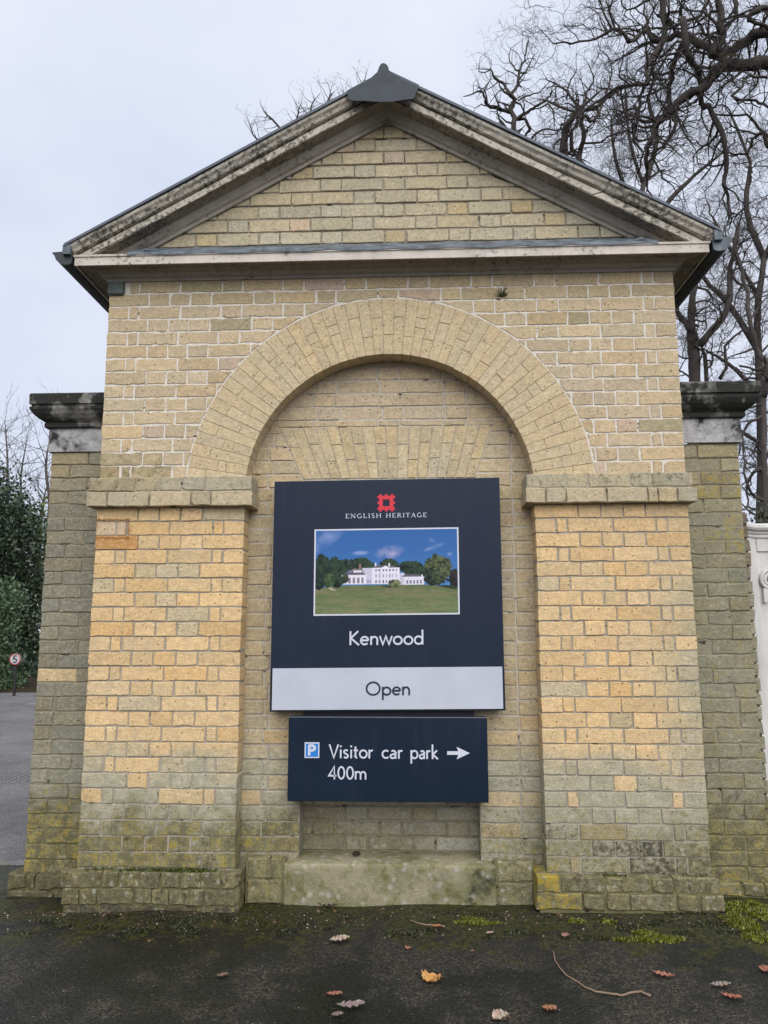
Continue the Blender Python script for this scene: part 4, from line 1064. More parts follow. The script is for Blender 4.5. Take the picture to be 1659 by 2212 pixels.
m = MB(); p = at(1636, 1222, yg); m.bevbox(2.02, 2.06, yg-.018, yg-.001, p[2]-.018, p[2]+.018, .004); m.build('latch', GATEP, GT)

# ================================================================== TREES
class Tree:
    def __init__(s, name, label, base, mat, group='bare trees behind the gatehouse', seed=1):
        s.base = base; s.root = empty(name, base, label, 'tree', group); s.mat = mat; s.r = random.Random(seed); s.c = MB()
    def limb(s, pts, rad, name='limb', n=9, sub=3, wob=.0):
        P = [Vector(p) for p in pts]; Q = []; Rr = []
        for i in range(len(P)-1):
            p0, p1, p2, p3 = P[max(i-1, 0)], P[i], P[i+1], P[min(i+2, len(P)-1)]
            for k in range(sub):
                t = k/sub; t2, t3 = t*t, t*t*t
                q = .5*((2*p1)+(p2-p0)*t+(2*p0-5*p1+4*p2-p3)*t2+(3*p1-p0-3*p2+p3)*t3)
                Q.append(q+Vector((s.r.gauss(0, wob), s.r.gauss(0, wob), s.r.gauss(0, wob)))); Rr.append((rad[i]+(rad[i+1]-rad[i])*t)*s.r.uniform(.9, 1.1))
        Q.append(P[-1]); Rr.append(rad[-1])
        MB().tube(Q, Rr, n).build(name, s.mat, s.root, smooth=True)
        return Q, Rr
    def walk(s, p, d, L, r, lev, o):
        "one contorted shoot and its side shoots"
        R = s.r; seg = o['seg'][lev]; n = max(2, int(L/seg)); P = [p]; pos = p; rad = [r]
        kids = []
        for i in range(n):
            j = o['wig'][lev]
            d = (d + Vector((R.gauss(0, j), R.gauss(0, j), R.gauss(0, j))) + Vector((0, 0, o['up'][lev]))).normalized()
            pos = pos + d*(L/n); P.append(pos); rad.append(r*(1-.75*(i+1)/n))
            if lev < o['max'] and (i > 0 or lev > 1):
                for _ in range(o['kids'][lev]):
                    if R.random() < o['prob'][lev]: kids.append((pos, d, L*R.uniform(*o['ratio']), rad[-1]*.72))
        s.c.tube(P, rad, 5 if lev == 0 else (4 if lev == 1 else 3), False)
        for pos, d0, l, rr in kids:
            side = Vector((R.gauss(0, 1), R.gauss(0, 1), R.gauss(0, 1))); side -= d0*side.dot(d0)
            if side.length < 1e-3: continue
            a = R.uniform(*o['ang']); nd = d0*math.cos(a)+side.normalized()*math.sin(a)
            s.walk(pos, nd, max(l, seg*2*.4), max(rr, o['rmin']), lev+1, o)
    def sprout(s, Q, Rr, every, L, o, skip=0, rmax=.03):
        acc = 0
        for i in range(1, len(Q)):
            if i < skip: continue
            d = Q[i]-Q[i-1]; acc += d.length
            while acc > every:
                acc -= every; d.normalize() if d.length else None
                side = Vector((s.r.gauss(0, 1), s.r.gauss(0, 1)*.8, s.r.gauss(0, 1)+.25)); side -= d*side.dot(d)
                if side.length < 1e-3: continue
                a = s.r.uniform(.7, 1.4); nd = d*math.cos(a)+side.normalized()*math.sin(a)
                s.walk(Q[i].copy(), nd, L*s.r.uniform(.5, 1.25), min(rmax, Rr[i]*.55), 0, o)
        # the limb's own tip
        d = (Q[-1]-Q[-2]).normalized(); s.walk(Q[-1].copy(), d, L*.8, Rr[-1]*.8, 0, o)
    def done(s):
        if s.c.V: s.c.build('crown', s.mat, s.root)
OAK = dict(seg=[.16, .10, .07, .05], wig=[.42, .40, .34, .28], up=[.03, .05, .08, .08], max=3, kids=[1, 1, 1, 0], prob=[.85, .78, .70, 0], ratio=(.38, .68), ang=(.6, 1.25), rmin=.0030)
def px(pts, Y0, jit=.25, seed=0, f=lambda a, b: (a, b)):
    r = random.Random(seed); out = []; y = Y0
    for a, b in pts: out.append(Vector(at(*f(a, b), y))); y += r.uniform(-jit, jit)
    return out
f3 = lambda a, b: ((2200+a/2.189)/1.783, (b/2.189)/1.783)
f4 = lambda a, b: ((1750+a/2.212)/1.783, (100+b/2.212)/1.783)
f5 = lambda a, b: ((2500+a/1.843)/1.783, (900+b/1.843)/1.783)
def wpx(w, Y, k): return w/k/1.783/F*(Y+3.9)*1.02/2      # radius in metres from a width on the enlarged photograph

# the big oak whose limbs reach in from the right
T1 = Tree('oak_tree', 'large gnarled oak reaching in from upper right with a mossy limb', (11.2, 9.4, 0), BARK, seed=3)
tq, _ = T1.limb([(11.2, 9.4, 0), (11.0, 9.3, 3), (10.6, 9.1, 6.5), (9.9, 8.9, 9.0), (9.3, 8.8, 10.6)], [.48, .40, .36, .30, .24], 'trunk', 14)
YB = 8.5
L1 = px([(1659, 520), (1480, 545), (1270, 550), (1180, 660), (1110, 745), (980, 800), (900, 860), (860, 930), (760, 1010), (690, 1120), (640, 1290), (640, 1420)], YB, .2, 1, f3)
L1 = [Vector((9.3, 8.8, 10.6)), Vector((8.0, 8.6, 11.1))] + L1
w = lambda *a: [wpx(x, YB, 2.189) for x in a]
big = [(L1, [.24, .20]+w(115, 112, 105, 90, 78, 72, 68, 66, 60, 52, 44, 30))]
big.append(([Vector((9.1, 8.8, 10.9)), Vector((8.0, 8.7, 12.1))]+px([(1659, 270), (1500, 335), (1360, 420), (1240, 470), (1180, 420), (1050, 340), (930, 290), (800, 330), (690, 330), (640, 250), (640, 170)], YB+.2, .2, 2, f3), [.20, .17]+w(100, 95, 90, 80, 75, 66, 58, 52, 46, 40, 26)))
big.append((px([(1235, -160), (1240, 0), (1270, 130), (1250, 240), (1285, 300), (1230, 400), (1200, 460)], YB+.3, .15, 3, f3)[::-1], w(78, 76, 72, 66, 62, 56, 44)))
big.append((px([(750, -120), (755, 0), (790, 200), (760, 380), (680, 480), (630, 600), (640, 700), (500, 720), (380, 750), (250, 830), (120, 920), (0, 1020)], YB+.5, .25, 4, f3), w(60, 58, 55, 50, 46, 40, 36, 32, 28, 26, 22, 16)))
big.append((px([(950, 150), (960, 400), (1010, 500), (1080, 600), (1090, 760), (1100, 880), (1160, 920), (1250, 1060), (1290, 1230), (1300, 1450), (1290, 1560), (1330, 1700), (1330, 1850)], YB-.3, .2, 5, f3), w(64, 55, 50, 48, 46, 48, 50, 50, 46, 40, 34, 28, 20)))
big.append((px([(935, 380), (860, 560), (830, 720), (820, 880), (740, 1000), (560, 1000), (550, 900), (420, 960)], YB+.6, .25, 6, f3), w(44, 50, 50, 46, 38, 30, 26, 18)))
big.append((px([(640, 250), (520, 340), (480, 340), (430, 270), (340, 250), (200, 330), (0, 355), (-150, 370)], YB-.2, .15, 7, f3), w(30, 34, 36, 30, 26, 20, 16, 12)))
big.append((px([(340, 250), (290, 140), (260, 40), (200, -80)], YB-.2, .15, 8, f3), w(22, 18, 15, 12)))
big.append((px([(1659, 660), (1500, 630), (1430, 720), (1380, 830), (1560, 850), (1659, 900), (1800, 930)], YB-.6, .2, 9, f3), w(22, 24, 24, 24, 22, 22, 20)))
big.append((px([(1700, 1180), (1580, 1080), (1480, 960), (1280, 985), (1140, 900)], YB+.9, .2, 10, f3), w(28, 26, 22, 18, 14)))
big.append((px([(1659, 1240), (1620, 1110), (1540, 1170), (1480, 1300), (1340, 1290)], YB+.9, .2, 11, f3), w(44, 34, 26, 22, 18)))
big.append((px([(1380, 0), (1400, 120), (1330, 200), (1180, 300), (1000, 420), (830, 560)], YB+.8, .25, 12, f3), w(46, 40, 34, 30, 24, 18)))
big.append((px([(1700, 60), (1560, 80), (1500, 170), (1600, 210), (1680, 260)], YB-.7, .2, 13, f3), w(40, 44, 38, 34, 30)))
big.append((px([(880, 960), (890, 1040), (800, 1200), (700, 1290), (730, 1420), (800, 1520)], YB+.3, .2, 14, f3), w(36, 34, 30, 24, 20, 16)))
big.append((px([(640, 700), (580, 830), (560, 1010), (540, 1180), (600, 1300), (560, 1450)], YB+.2, .2, 15, f3), w(30, 28, 26, 22, 18, 14)))
big.append((px([(1150, 0), (1100, 130), (960, 180), (800, 250), (690, 240)], YB+.5, .2, 16, f3), w(30, 30, 28, 24, 18)))
for i, (P, R0) in enumerate(big):
    Q, Rr = T1.limb(P, R0[:len(P)], 'limb', 9 if i < 5 else 7, 3, .015)
    T1.sprout(Q, Rr, .24, 1.15, OAK, 5 if i in (0, 1) else 0)
T1.done()
print('oak1 verts', len(T1.c.V))
# moss cushion on the limb
mp_ = at(*f3(1330, 490), YB-.12)
Vm = []; Fm = []; Tm = []
for i in range(900):
    a = random.uniform(0, 2*PI); u_ = random.uniform(-1, 1)
    p = Vector((mp_[0]+.16*u_+.02*math.cos(a), mp_[1]+.07*math.sin(a), mp_[2]+.045*(1-u_*u_)*random.random()))
    s_ = .014; d = Vector((random.gauss(0, 1), random.gauss(0, 1), random.gauss(.6, 1))).normalized()*s_; e = d.orthogonal().normalized()*s_*.8
    b = len(Vm); Vm += [p-e, p+e, p+d*1.6]; Fm.append((b, b+1, b+2)); Tm += [lerp((.07, .09, .01), (.22, .24, .03), random.random())]*3
o = obj('moss', Vm, Fm, MOSS, T1.root, tint=np.array(Tm)); o['kind'] = 'stuff'

# two smaller oaks just over the roof
def oak(label, base, limbs, Y0, k, ff, every, L, seed, opts=OAK, mat=BARK, name='oak_tree', rm=.03):
    T = Tree(name, label, base, mat, seed=seed)
    for i, (pts, ws) in enumerate(limbs):
        P = px(pts, Y0, .22, seed+i, ff); R0 = [wpx(x, Y0, k) for x in ws]
        if i == 0: P = [Vector(base), Vector((base[0], base[1], P[0].z*.5))] + P; R0 = [R0[0]*1.6, R0[0]*1.25] + R0
        Q, Rr = T.limb(P, R0, 'trunk' if i == 0 else 'limb', 9 if i == 0 else 7, 3, .012)
        T.sprout(Q, Rr, every, L, opts, 7 if i == 0 else 0, rm)
    T.done(); print(label, len(T.c.V)); return T
YA = 13
bA = at(*f4(500, 1150), YA); 
oak('small bare oak nearest the ridge, its upright twigs clear against the sky', (bA[0], YA, 0), [
    ([(500, 1150), (500, 890), (510, 780), (480, 700), (510, 640), (480, 590)], (50, 46, 44, 42, 40, 36)),
    ([(480, 590), (420, 490), (350, 450), (310, 370)], (30, 26, 22, 12)),
    ([(480, 600), (540, 500), (550, 390), (600, 290), (615, 190), (635, 90)], (34, 30, 24, 16, 13, 8)),
    ([(550, 390), (500, 350), (470, 290), (480, 190)], (16, 14, 11, 7)), ([(560, 390), (600, 400), (640, 330), (680, 250)], (18, 16, 12, 8)),
    ([(490, 740), (390, 710), (280, 670), (265, 620), (215, 560), (130, 590)], (34, 30, 28, 22, 18, 10)),
    ([(530, 800), (600, 800), (640, 880), (600, 940), (540, 1100)], (28, 28, 24, 20, 16)), ([(540, 790), (620, 730), (690, 690), (770, 640), (810, 600), (830, 520)], (30, 28, 24, 20, 14, 8)),
    ([(660, 960), (720, 890), (850, 880), (960, 880)], (20, 18, 14, 10)), ([(440, 870), (380, 790), (360, 700)], (22, 16, 10)), ([(310, 370), (230, 400), (210, 330)], (12, 9, 6)), ([(540, 640), (640, 590), (740, 560)], (18, 15, 9))], YA, 2.212, f4, .17, .66, 21, dict(OAK, prob=[.8, .7, .6, 0]))
YB2 = 12
bB = at(*f4(950, 1300), YB2)
oak('stout twin stemmed bare oak rising behind the middle of the right roof slope', (bB[0], YB2, 0), [
    ([(950, 1300), (930, 1060), (940, 900), (980, 810), (1060, 730), (1100, 680)], (80, 74, 62, 54, 46, 38)),
    ([(1060, 1200), (1070, 1080), (1110, 940), (1080, 830), (1110, 760), (1160, 810), (1230, 760), (1270, 640)], (50, 46, 44, 38, 32, 28, 26, 18)),
    ([(1000, 1080), (1000, 900), (1050, 820)], (30, 26, 18)), ([(1080, 690), (1010, 640), (960, 560), (870, 500), (780, 450)], (30, 26, 22, 16, 9)),
    ([(1060, 740), (900, 690), (790, 640), (850, 740), (850, 850)], (24, 20, 16, 14, 10)), ([(1100, 680), (1130, 560), (1180, 470), (1150, 340)], (28, 22, 16, 9)),
    ([(1120, 720), (1250, 660), (1340, 580), (1480, 510), (1640, 500)], (32, 30, 28, 26, 24)), ([(960, 620), (970, 500), (1040, 380)], (18, 14, 8)), ([(1100, 1000), (1240, 990), (1340, 930), (1480, 890)], (20, 18, 16, 14)), ([(1270, 640), (1330, 470), (1330, 300), (1240, 200)], (18, 14, 10, 6))], YB2, 2.212, f4, .19, .85, 41, OAK)
YC = 15
bC = at(*f5(325, 1500), YC)
oak('forked bare oak standing behind the right stone coping', (bC[0], YC, 0), [
    ([(325, 1500), (325, 1030), (315, 830), (300, 700)], (92, 84, 80, 74)), ([(300, 700), (230, 600), (150, 500)], (50, 44, 30)),
    ([(300, 700), (300, 560), (315, 390), (330, 200)], (56, 54, 44, 30)), ([(360, 790), (440, 690), (520, 600), (570, 470), (570, 300), (610, 90), (640, -80)], (56, 50, 46, 44, 38, 30, 20)),
    ([(410, 1100), (400, 900), (380, 830)], (34, 30, 22)), ([(500, 1030), (550, 950), (540, 800), (640, 700)], (26, 22, 18, 12)), ([(330, 380), (400, 400), (450, 450)], (22, 18, 12)), ([(590, 300), (650, 360), (740, 360), (844, 300)], (20, 18, 16, 12))], YC, 1.843, f5, .30, 1.2, 61, OAK)
YD = 11
bD = at(*f5(830, 2100), YD)
oak('bare tree with sinuous stem at the right edge above the gate', (bD[0], YD, 0), [
    ([(830, 2100), (830, 1900), (815, 1400), (815, 1100), (835, 930), (770, 860), (740, 720), (700, 560), (690, 420), (640, 180)], (50, 48, 44, 42, 40, 38, 36, 32, 28, 20)),
    ([(815, 1150), (860, 1000), (960, 940)], (44, 38, 30)), ([(810, 1300), (720, 1330), (660, 1420), (640, 1560)], (26, 22, 18, 12)), ([(810, 1650), (740, 1700), (690, 1800), (700, 1930)], (26, 20, 16, 12)), ([(640, 940), (750, 960), (844, 940)], (16, 16, 14)), ([(815, 1200), (700, 1240), (600, 1200)], (20, 16, 10)), ([(820, 1900), (720, 1840), (680, 1700), (660, 1500)], (24, 20, 16, 10)), ([(830, 1950), (760, 1990), (700, 1960)], (24, 18, 12))], YD, 1.843, f5, .24, .85, 81, OAK, BARK2)
fd = lambda a, b: (a, b)
for i, (lab, bx_, Yq, limbs) in enumerate((
    ('bare oak with fine dense twigs behind the right roof corner', 1390, 20, [([(1390, 900), (1385, 640), (1375, 500), (1390, 400)], (17, 16, 14, 11)), ([(1380, 560), (1320, 470), (1290, 390), (1240, 330)], (14, 12, 9, 5)), ([(1390, 400), (1420, 300), (1400, 210), (1440, 120)], (14, 11, 8, 5)), ([(1385, 520), (1450, 430), (1500, 380), (1560, 330)], (13, 11, 8, 5)), ([(1375, 470), (1330, 350), (1320, 260)], (10, 8, 5)), ([(1385, 600), (1470, 560), (1540, 540)], (11, 8, 5)), ([(1390, 400), (1360, 300), (1350, 180)], (9, 7, 4))]),
    ('bare oak with fine dense twigs at the far right edge behind the sinuous tree', 1640, 18, [([(1640, 1250), (1645, 900), (1635, 700), (1650, 560)], (18, 17, 14, 12)), ([(1640, 760), (1570, 650), (1520, 600), (1490, 520)], (15, 12, 9, 5)), ([(1645, 860), (1590, 800), (1530, 760)], (12, 9, 5)), ([(1650, 560), (1610, 450), (1620, 350), (1580, 250)], (15, 12, 8, 5)), ([(1650, 560), (1690, 450), (1680, 330)], (14, 10, 6)), ([(1640, 640), (1590, 560), (1540, 470)], (11, 8, 5)), ([(1645, 960), (1600, 930), (1570, 880)], (10, 7, 4)), ([(1640, 1010), (1690, 940), (1740, 900)], (10, 7, 4))]))):
    bq = at(bx_, 1200, Yq)
    oak(lab, (bq[0], Yq, 0), limbs, Yq, 1/1.783, fd, .46, 1.5, 300+10*i, OAK, BARK, rm=.02)
YE = 17
T = dict(OAK, wig=[.22, .25, .28, .25], up=[.10, .10, .10, .08])
bE = at(690, 420, YE)
oak('bare tree with only its twig tips showing over the left roof slope', (bE[0], YE, 0), [
    ([(690, 420), (690, 330), (700, 250), (715, 205)], (10, 9, 7, 4)), ([(690, 390), (640, 320), (600, 270), (570, 240)], (8, 7, 5, 3)), ([(640, 330), (590, 310), (553, 300), (541, 270)], (6, 5, 4, 2)),
    ([(640, 330), (640, 270), (645, 235)], (6, 5, 3)), ([(700, 330), (760, 260), (780, 195), (790, 165)], (7, 6, 4, 2)), ([(690, 300), (740, 230), (745, 205)], (6, 4, 3)), ([(680, 330), (670, 250), (680, 215)], (6, 4, 3))], YE, 1/1.783, lambda a, b: (a, b), .13, .55, 101, T, rm=.012)
# young straight trees at the far left
YO = dict(seg=[.28, .2, .14, .1], wig=[.12, .16, .18, .2], up=[.10, .12, .12, .1], max=2, kids=[1, 1, 1, 0], prob=[.75, .6, .4, 0], ratio=(.35, .6), ang=(.5, .95), rmin=.007)
for i, (tx, ty, Yq, lab) in enumerate(((17, 806, 24, 'tall thin bare tree with the highest top, far left over the shrubs'), (48, 850, 25, 'slim bare tree second from the left edge over the shrubs'), (106, 818, 22, 'bare tree with spread twig tips just left of the black coping'), (-20, 880, 27, 'slim bare tree cut by the left edge over the shrubs'), (88, 1010, 20, 'leaning bare tree with dark stem close to the left pier'))):
    tp = at(tx, ty+(105 if i < 3 else 60), Yq); bx = at(tx+(6 if i < 4 else -16), 1300, Yq)
    Tt = Tree('young_tree', lab, (bx[0], Yq, 0), BARK2, 'young bare trees at the far left', seed=200+i)
    b0 = Vector((bx[0], Yq, 0)); t0 = Vector(tp); P = [b0+(t0-b0)*k/6+Vector((random.gauss(0, .08), random.gauss(0, .08), 0)) for k in range(7)]
    Q, Rr = Tt.limb(P, [.15, .13, .11, .09, .07, .04, .012] if i < 4 else [.26, .22, .19, .15, .11, .07, .03], 'trunk', 7, 3)
    Tt.sprout(Q, Rr, .13, 1.35, YO, 8, .016); Tt.done()

# ================================================================== EVERGREENS
def bush(name, label, base, blobs, nleaf, size, dark, lite, seed, group='evergreen shrubs across the road'):
    r = np.random.default_rng(seed); root = empty(name, base, label, 'shrub', group)
    m = MB()
    for k in range(5):
        b_ = blobs[k % len(blobs)]
        m.tube([Vector((base[0]+.1*k-.2, base[1], base[2])), Vector(((base[0]+b_[0][0])/2, (base[1]+b_[0][1])/2+.1, b_[0][2]*.5)), Vector(b_[0])], [.07, .05, .02], 6)
    m.build('stem', BARK, root)
    Vs = []; Ts = []; tot = sum(b[1][0]*b[1][2] for b in blobs)
    for c, rad in blobs:
        n = int(nleaf*rad[0]*rad[2]/tot)
        # leaf sprays: clusters on an uneven shell
        nc = max(8, n//14); d = r.normal(0, 1, (nc, 3)); d /= np.linalg.norm(d, axis=1)[:, None]
        rr = r.uniform(.62, 1.06, nc)*(1+.16*np.sin(d[:, 0]*7+seed)*np.sin(d[:, 2]*6))
        cen = np.array(c)+d*rr[:, None]*np.array(rad)
        p = np.repeat(cen, 14, 0)+r.normal(0, size*1.5, (nc*14, 3)); dd = np.repeat(d, 14, 0)
        p[:, 2] = np.maximum(p[:, 2], .12)
        ax = dd*.5+r.normal(0, .7, p.shape)+np.array([0, 0, .15]); ax /= np.linalg.norm(ax, axis=1)[:, None]
        sd_ = np.cross(ax, r.normal(0, 1, p.shape)); sd_ /= np.maximum(np.linalg.norm(sd_, axis=1)[:, None], 1e-6)
        L = size*r.uniform(.7, 1.3, len(p))[:, None]
        q = np.stack([p, p+ax*L*.5+sd_*L*.28, p+ax*L, p+ax*L*.5-sd_*L*.28], 1); Vs.append(q.reshape(-1, 3))
        f = np.repeat(r.random(nc), 14)*.6+r.random(len(p))*.4
        Ts.append(np.repeat(np.array(dark)*(1-f[:, None])+np.array(lite)*f[:, None], 4, 0))
    V = np.concatenate(Vs); n = len(V)//4
    obj('foliage', V, np.arange(n*4).reshape(n, 4).tolist(), LEAFM, root, tint=np.concatenate(Ts))
    return root
def blob(a, b_, Y, rx, ry, rz):
    "a lump of foliage whose right hand edge is seen at pixel a, its middle at height pixel b_"
    q = at(a, b_, Y); return ((q[0]-rx, Y, q[2]), (rx, ry, rz))
bb = [blob(62, 1120, 15.6, 1.3, 1.2, 1.5), blob(98, 1190, 16.2, 1.3, 1.2, 1.3), blob(110, 1330, 16.6, 1.6, 1.2, 1.6), blob(105, 1440, 16.8, 1.8, 1.2, 1.1), blob(45, 1280, 16.0, 1.8, 1.2, 1.7), blob(10, 1150, 15.8, 1.8, 1.3, 2.0), blob(20, 1420, 16.4, 1.8, 1.2, 1.4), blob(70, 1478, 15.2, 1.6, .8, .55), blob(100, 1470, 15.6, 1.6, .8, .8)]
bush('holly_tree', 'tall dark evergreen mass behind the small round speed sign', (bb[0][0][0], 15.9, 0), bb, 50000, .115, (.012, .022, .014), (.055, .085, .04), 5)
bb = [blob(38, 1310, 12.4, .75, .7, .62), blob(22, 1400, 12.3, .7, .6, .55), blob(44, 1475, 12.6, .8, .5, .30), blob(5, 1340, 12.5, .8, .7, .9)]
bush('laurel_bush', 'rounded mid green laurel bush at the left edge in front of the dark shrubs', (bb[0][0][0], 12.4, 0), bb, 13000, .085, (.025, .05, .022), (.095, .15, .065), 6)
bb = [blob(112, 1115, 17.4, .8, .7, .55), blob(130, 1180, 17.6, 1.2, .8, .9), blob(130, 1330, 17.9, 1.3, .9, 2.0)]
bush('yellow_green_bush', 'bright yellow green bush top beside the left pier', (bb[0][0][0], 17.6, 0), bb, 9000, .10, (.05, .085, .015), (.16, .22, .03), 7)
b = at(1650, 1120, 9)
bush('ivy_clump', 'dark ivy clump showing above the white gate', (b[0]+.1, 9.2, 0), [((b[0]+.25, 9.2, b[2]-.35), (.55, .5, .55)), ((b[0]+.3, 9.2, 1.6), (.8, .6, 1.6))], 6000, .06, (.014, .022, .010), (.05, .065, .022), 8, 'evergreens behind the gate')
# hedge far behind closing the view under the trees
b = at(30, 1330, 22)
bush('holly_tree', 'distant dark hedge closing the road behind the shrubs', (b[0], 22, 0), [((b[0]-3, 22, 1.6), (3.2, 1.2, 1.9)), ((b[0]+1.5, 22, 1.6), (3., 1.2, 1.9)), ((b[0]+5.0, 22, 1.4), (3., 1.2, 1.7))], 9000, .14, (.010, .016, .010), (.035, .05, .025), 9)

for i, (xh, yh, w_, hh) in enumerate(((-21, 17, 4.2, 2.6), (-14.5, 17.5, 3.6, 3.4), (-4.6, 21, 3.4, 2.2), (1.5, 22.5, 3.6, 2.6), (8, 22, 3.6, 2.9), (14.5, 20.5, 3.8, 2.6), (21.5, 19, 4.2, 3.0))):
    bush('evergreen_hedge', ('broad dark evergreen shrub farthest left beyond the road', 'tall dark evergreen shrub left of the holly mass beyond the road', 'dark evergreen shrub behind the left pier', 'dark evergreen shrub straight behind the gatehouse', 'dark evergreen shrub behind the right pier', 'dark evergreen shrub beyond the white gate', 'broad dark evergreen shrub farthest right beyond the white gate')[i],
         (xh, yh, 0), [((xh-w_*.3, yh, hh*.5), (w_*.62, 1.1, hh*.52)), ((xh+w_*.35, yh+.3, hh*.42), (w_*.6, 1.1, hh*.46)), ((xh, yh+.5, hh*.75), (w_*.45, .9, hh*.38))], 5200, .15, (.012, .02, .012), (.045, .065, .03), 40+i, 'evergreen shrubs in the background')
# ================================================================== THINGS ON THE GROUND
def gpt(a, b, dz=.0):
    p = atg(a, b, .01); z = float(gz(p[0], p[1])); p = atg(a, b, z+dz); return Vector((p[0], p[1], z+dz))
def leaf(a, b, L, Wd, rot, col, lobes, label, curl=.25, pitch=0):
    p = gpt(a, b, .004); L *= 1.0; Wd *= 1.35; curl *= 1.9; col = tuple(c*1.12 for c in col); V = []; Fc = []; n = 15
    for i in range(n):
        t = i/(n-1); w = Wd*math.sin(PI*min(1, t*.96+.02))**.75*(.75+.35*t) if lobes else Wd*math.sin(PI*t)**.8
        if lobes: w *= 1-.42*(i % 3 == 1)-.12*(i % 3 == 2)
        x = (t-.5)*L; zc = L*curl*((t-.5)**2)*1.2
        for s_, f in ((-1, 1.), (-1, .5), (0, 0), (1, .5), (1, 1.)):
            V.append((x+(0.1*L*(1 if i % 3 == 0 else 0)*f if lobes else 0), s_*w*f/2*random.uniform(.85, 1.1), zc+abs(f)*w*curl*.55*(1+.5*math.sin(i*1.9+s_))+random.uniform(0, .0012)))
    for i in range(n-1):
        for k in range(4): Fc.append((i*5+k, i*5+k+1, i*5+k+6, i*5+k+5))
    # stalk
    bse = len(V); V += [(-L*.5, -.0008, 0), (-L*.5, .0008, 0), (-L*.68, .0006, .002), (-L*.68, -.0006, .002)]; Fc.append((bse, bse+1, bse+2, bse+3))
    ca, sa = math.cos(rot), math.sin(rot)
    V = [(p.x+x*ca-y*sa, p.y+x*sa+y*ca, p.z+z+x*math.sin(pitch)) for x, y, z in V]
    T_c = [tuple(c*random.uniform(.8, 1.15) for c in col) for _ in V]
    o = obj('fallen_leaf', V, Fc, DEADLEAF, tint=np.array(T_c)); prop(o, label, 'leaf', 'fallen leaves on the dark ground')
PALE, BRN, ORG, RED_, GRY = (.34, .255, .205), (.22, .14, .09), (.36, .19, .075), (.25, .11, .075), (.20, .165, .145)
for a in ((733, 2034, .092, .055, .35, PALE, 1, 'pale lobed oak leaf on open dark asphalt below the stone sill'),
          (708, 1957, .105, .045, -.08, GRY, 1, 'greyish oak leaf lying against the left foot of the stone sill'),
          (932, 2119, .075, .062, 1.1, (.42, .22, .07), 0, 'rounded orange brown leaf, brightest of all on the ground'),
          (722, 2150, .062, .030, .0, RED_, 1, 'small rusty leaf just above a larger pale leaf, lower centre'),
          (757, 2177, .105, .048, .12, GRY, 1, 'long dull grey brown oak leaf at lower centre'),
          (1081, 2202, .070, .066, .6, PALE, 1, 'pale leaf at the bottom edge right of centre'),
          (1186, 2182, .058, .040, -.4, (.24, .11, .06), 1, 'crumpled rust brown leaf below the long twig'),
          (1434, 2109, .085, .026, -.45, RED_, 0, 'narrow reddish leaf right of the long twig'),
          (1556, 2132, .085, .040, .1, GRY, 1, 'grey lobed leaf near the lower right, above a red one'),
          (1580, 2156, .075, .032, -.5, (.27, .095, .06), 1, 'red brown leaf lowest towards the right edge'),
          (1058, 2017, .040, .022, .2, PALE, 1, 'tiny pale leaf between the short and the long twig'),
          (1222, 2023, .045, .034, 1.0, (.24, .14, .10), 1, 'small curled brown leaf above the head of the long twig'),
          (943, 2003, .045, .026, .1, (.30, .13, .06), 1, 'orange leaf under the short twig'),
          (882, 2050, .028, .022, 1.2, RED_, 0, 'little red brown leaf alone left of centre right'),
          (1003, 1938, .055, .040, .6, (.20, .08, .06), 1, 'dark red leaf among the moss below the sill right end'),
          (880, 1929, .045, .022, .1, (.34, .18, .08), 0, 'small orange leaf at the foot of the stone sill'),
          (1085, 1933, .035, .030, .9, PALE, 1, 'tiny pinkish leaf close to the right plinth corner'),
          (1245, 1950, .055, .030, .3, (.26, .14, .12), 1, 'pinkish brown leaf in front of the right plinth'),
          (1545, 1935, .045, .020, -.3, (.36, .20, .12), 0, 'orange sliver of leaf by the rounded plinth end'),
          (1641, 1907, .055, .045, .9, (.34, .17, .10), 1, 'orange leaf on the bright moss at the right edge'),
          (1655, 2098, .060, .045, .9, RED_, 1, 'red leaf cut by the right edge'),
          (480, 2110, .050, .032, .4, (.13, .085, .06), 1, 'dull brown leaf on the left side of the ground'),
          (728, 2195, .045, .03, .3, (.16, .12, .10), 1, 'faint grey leaf at the bottom edge left of centre')):
    leaf(*a)
def twig(pts, r, label):
    P = [gpt(a, b, .006+.004*math.sin(i*1.3)) for i, (a, b) in enumerate(pts)]; Q = []
    for i in range(len(P)-1):
        for k in range(4): Q.append(P[i].lerp(P[i+1], k/4)+Vector((random.gauss(0, .0008), random.gauss(0, .0008), abs(random.gauss(0, .0008)))))
    Q.append(P[-1]); n = len(Q)
    m = MB(); m.tube(Q, [r*(.55+.55*i/n) for i in range(n)], 6); prop(m.build('fallen_twig', TWIGM, smooth=True), label, 'twig', 'twigs on the ground')
twig([(1195, 2054), (1199, 2075), (1211, 2093), (1228, 2110), (1249, 2122), (1262, 2132), (1286, 2142), (1322, 2147), (1345, 2151), (1362, 2144), (1384, 2143), (1405, 2151)], .0042, 'long bent twig curving across the ground at lower right')
twig([(884, 1987), (900, 1993), (920, 1998), (942, 1999), (961, 2001)], .0035, 'short straight twig lying below the stone sill')
# dark clod on the sill
m = MB(); c = at(770, 1857, .17); bm = bmesh.new(); bmesh.ops.create_icosphere(bm, subdivisions=2, radius=.02)
V = [(c[0]+v.co.x*1.1*random.uniform(.8, 1.2), .17+v.co.y*random.uniform(.8, 1.2), .229+max(-.005, v.co.z*.6)*random.uniform(.7, 1.2)) for v in bm.verts]; bm.verts.index_update(); Fc = [[v.index for v in f.verts] for f in bm.faces]; bm.free()
prop(obj('soil_clod', V, Fc, SOIL), 'small dark clod of soil on top of the stone sill', 'clod')
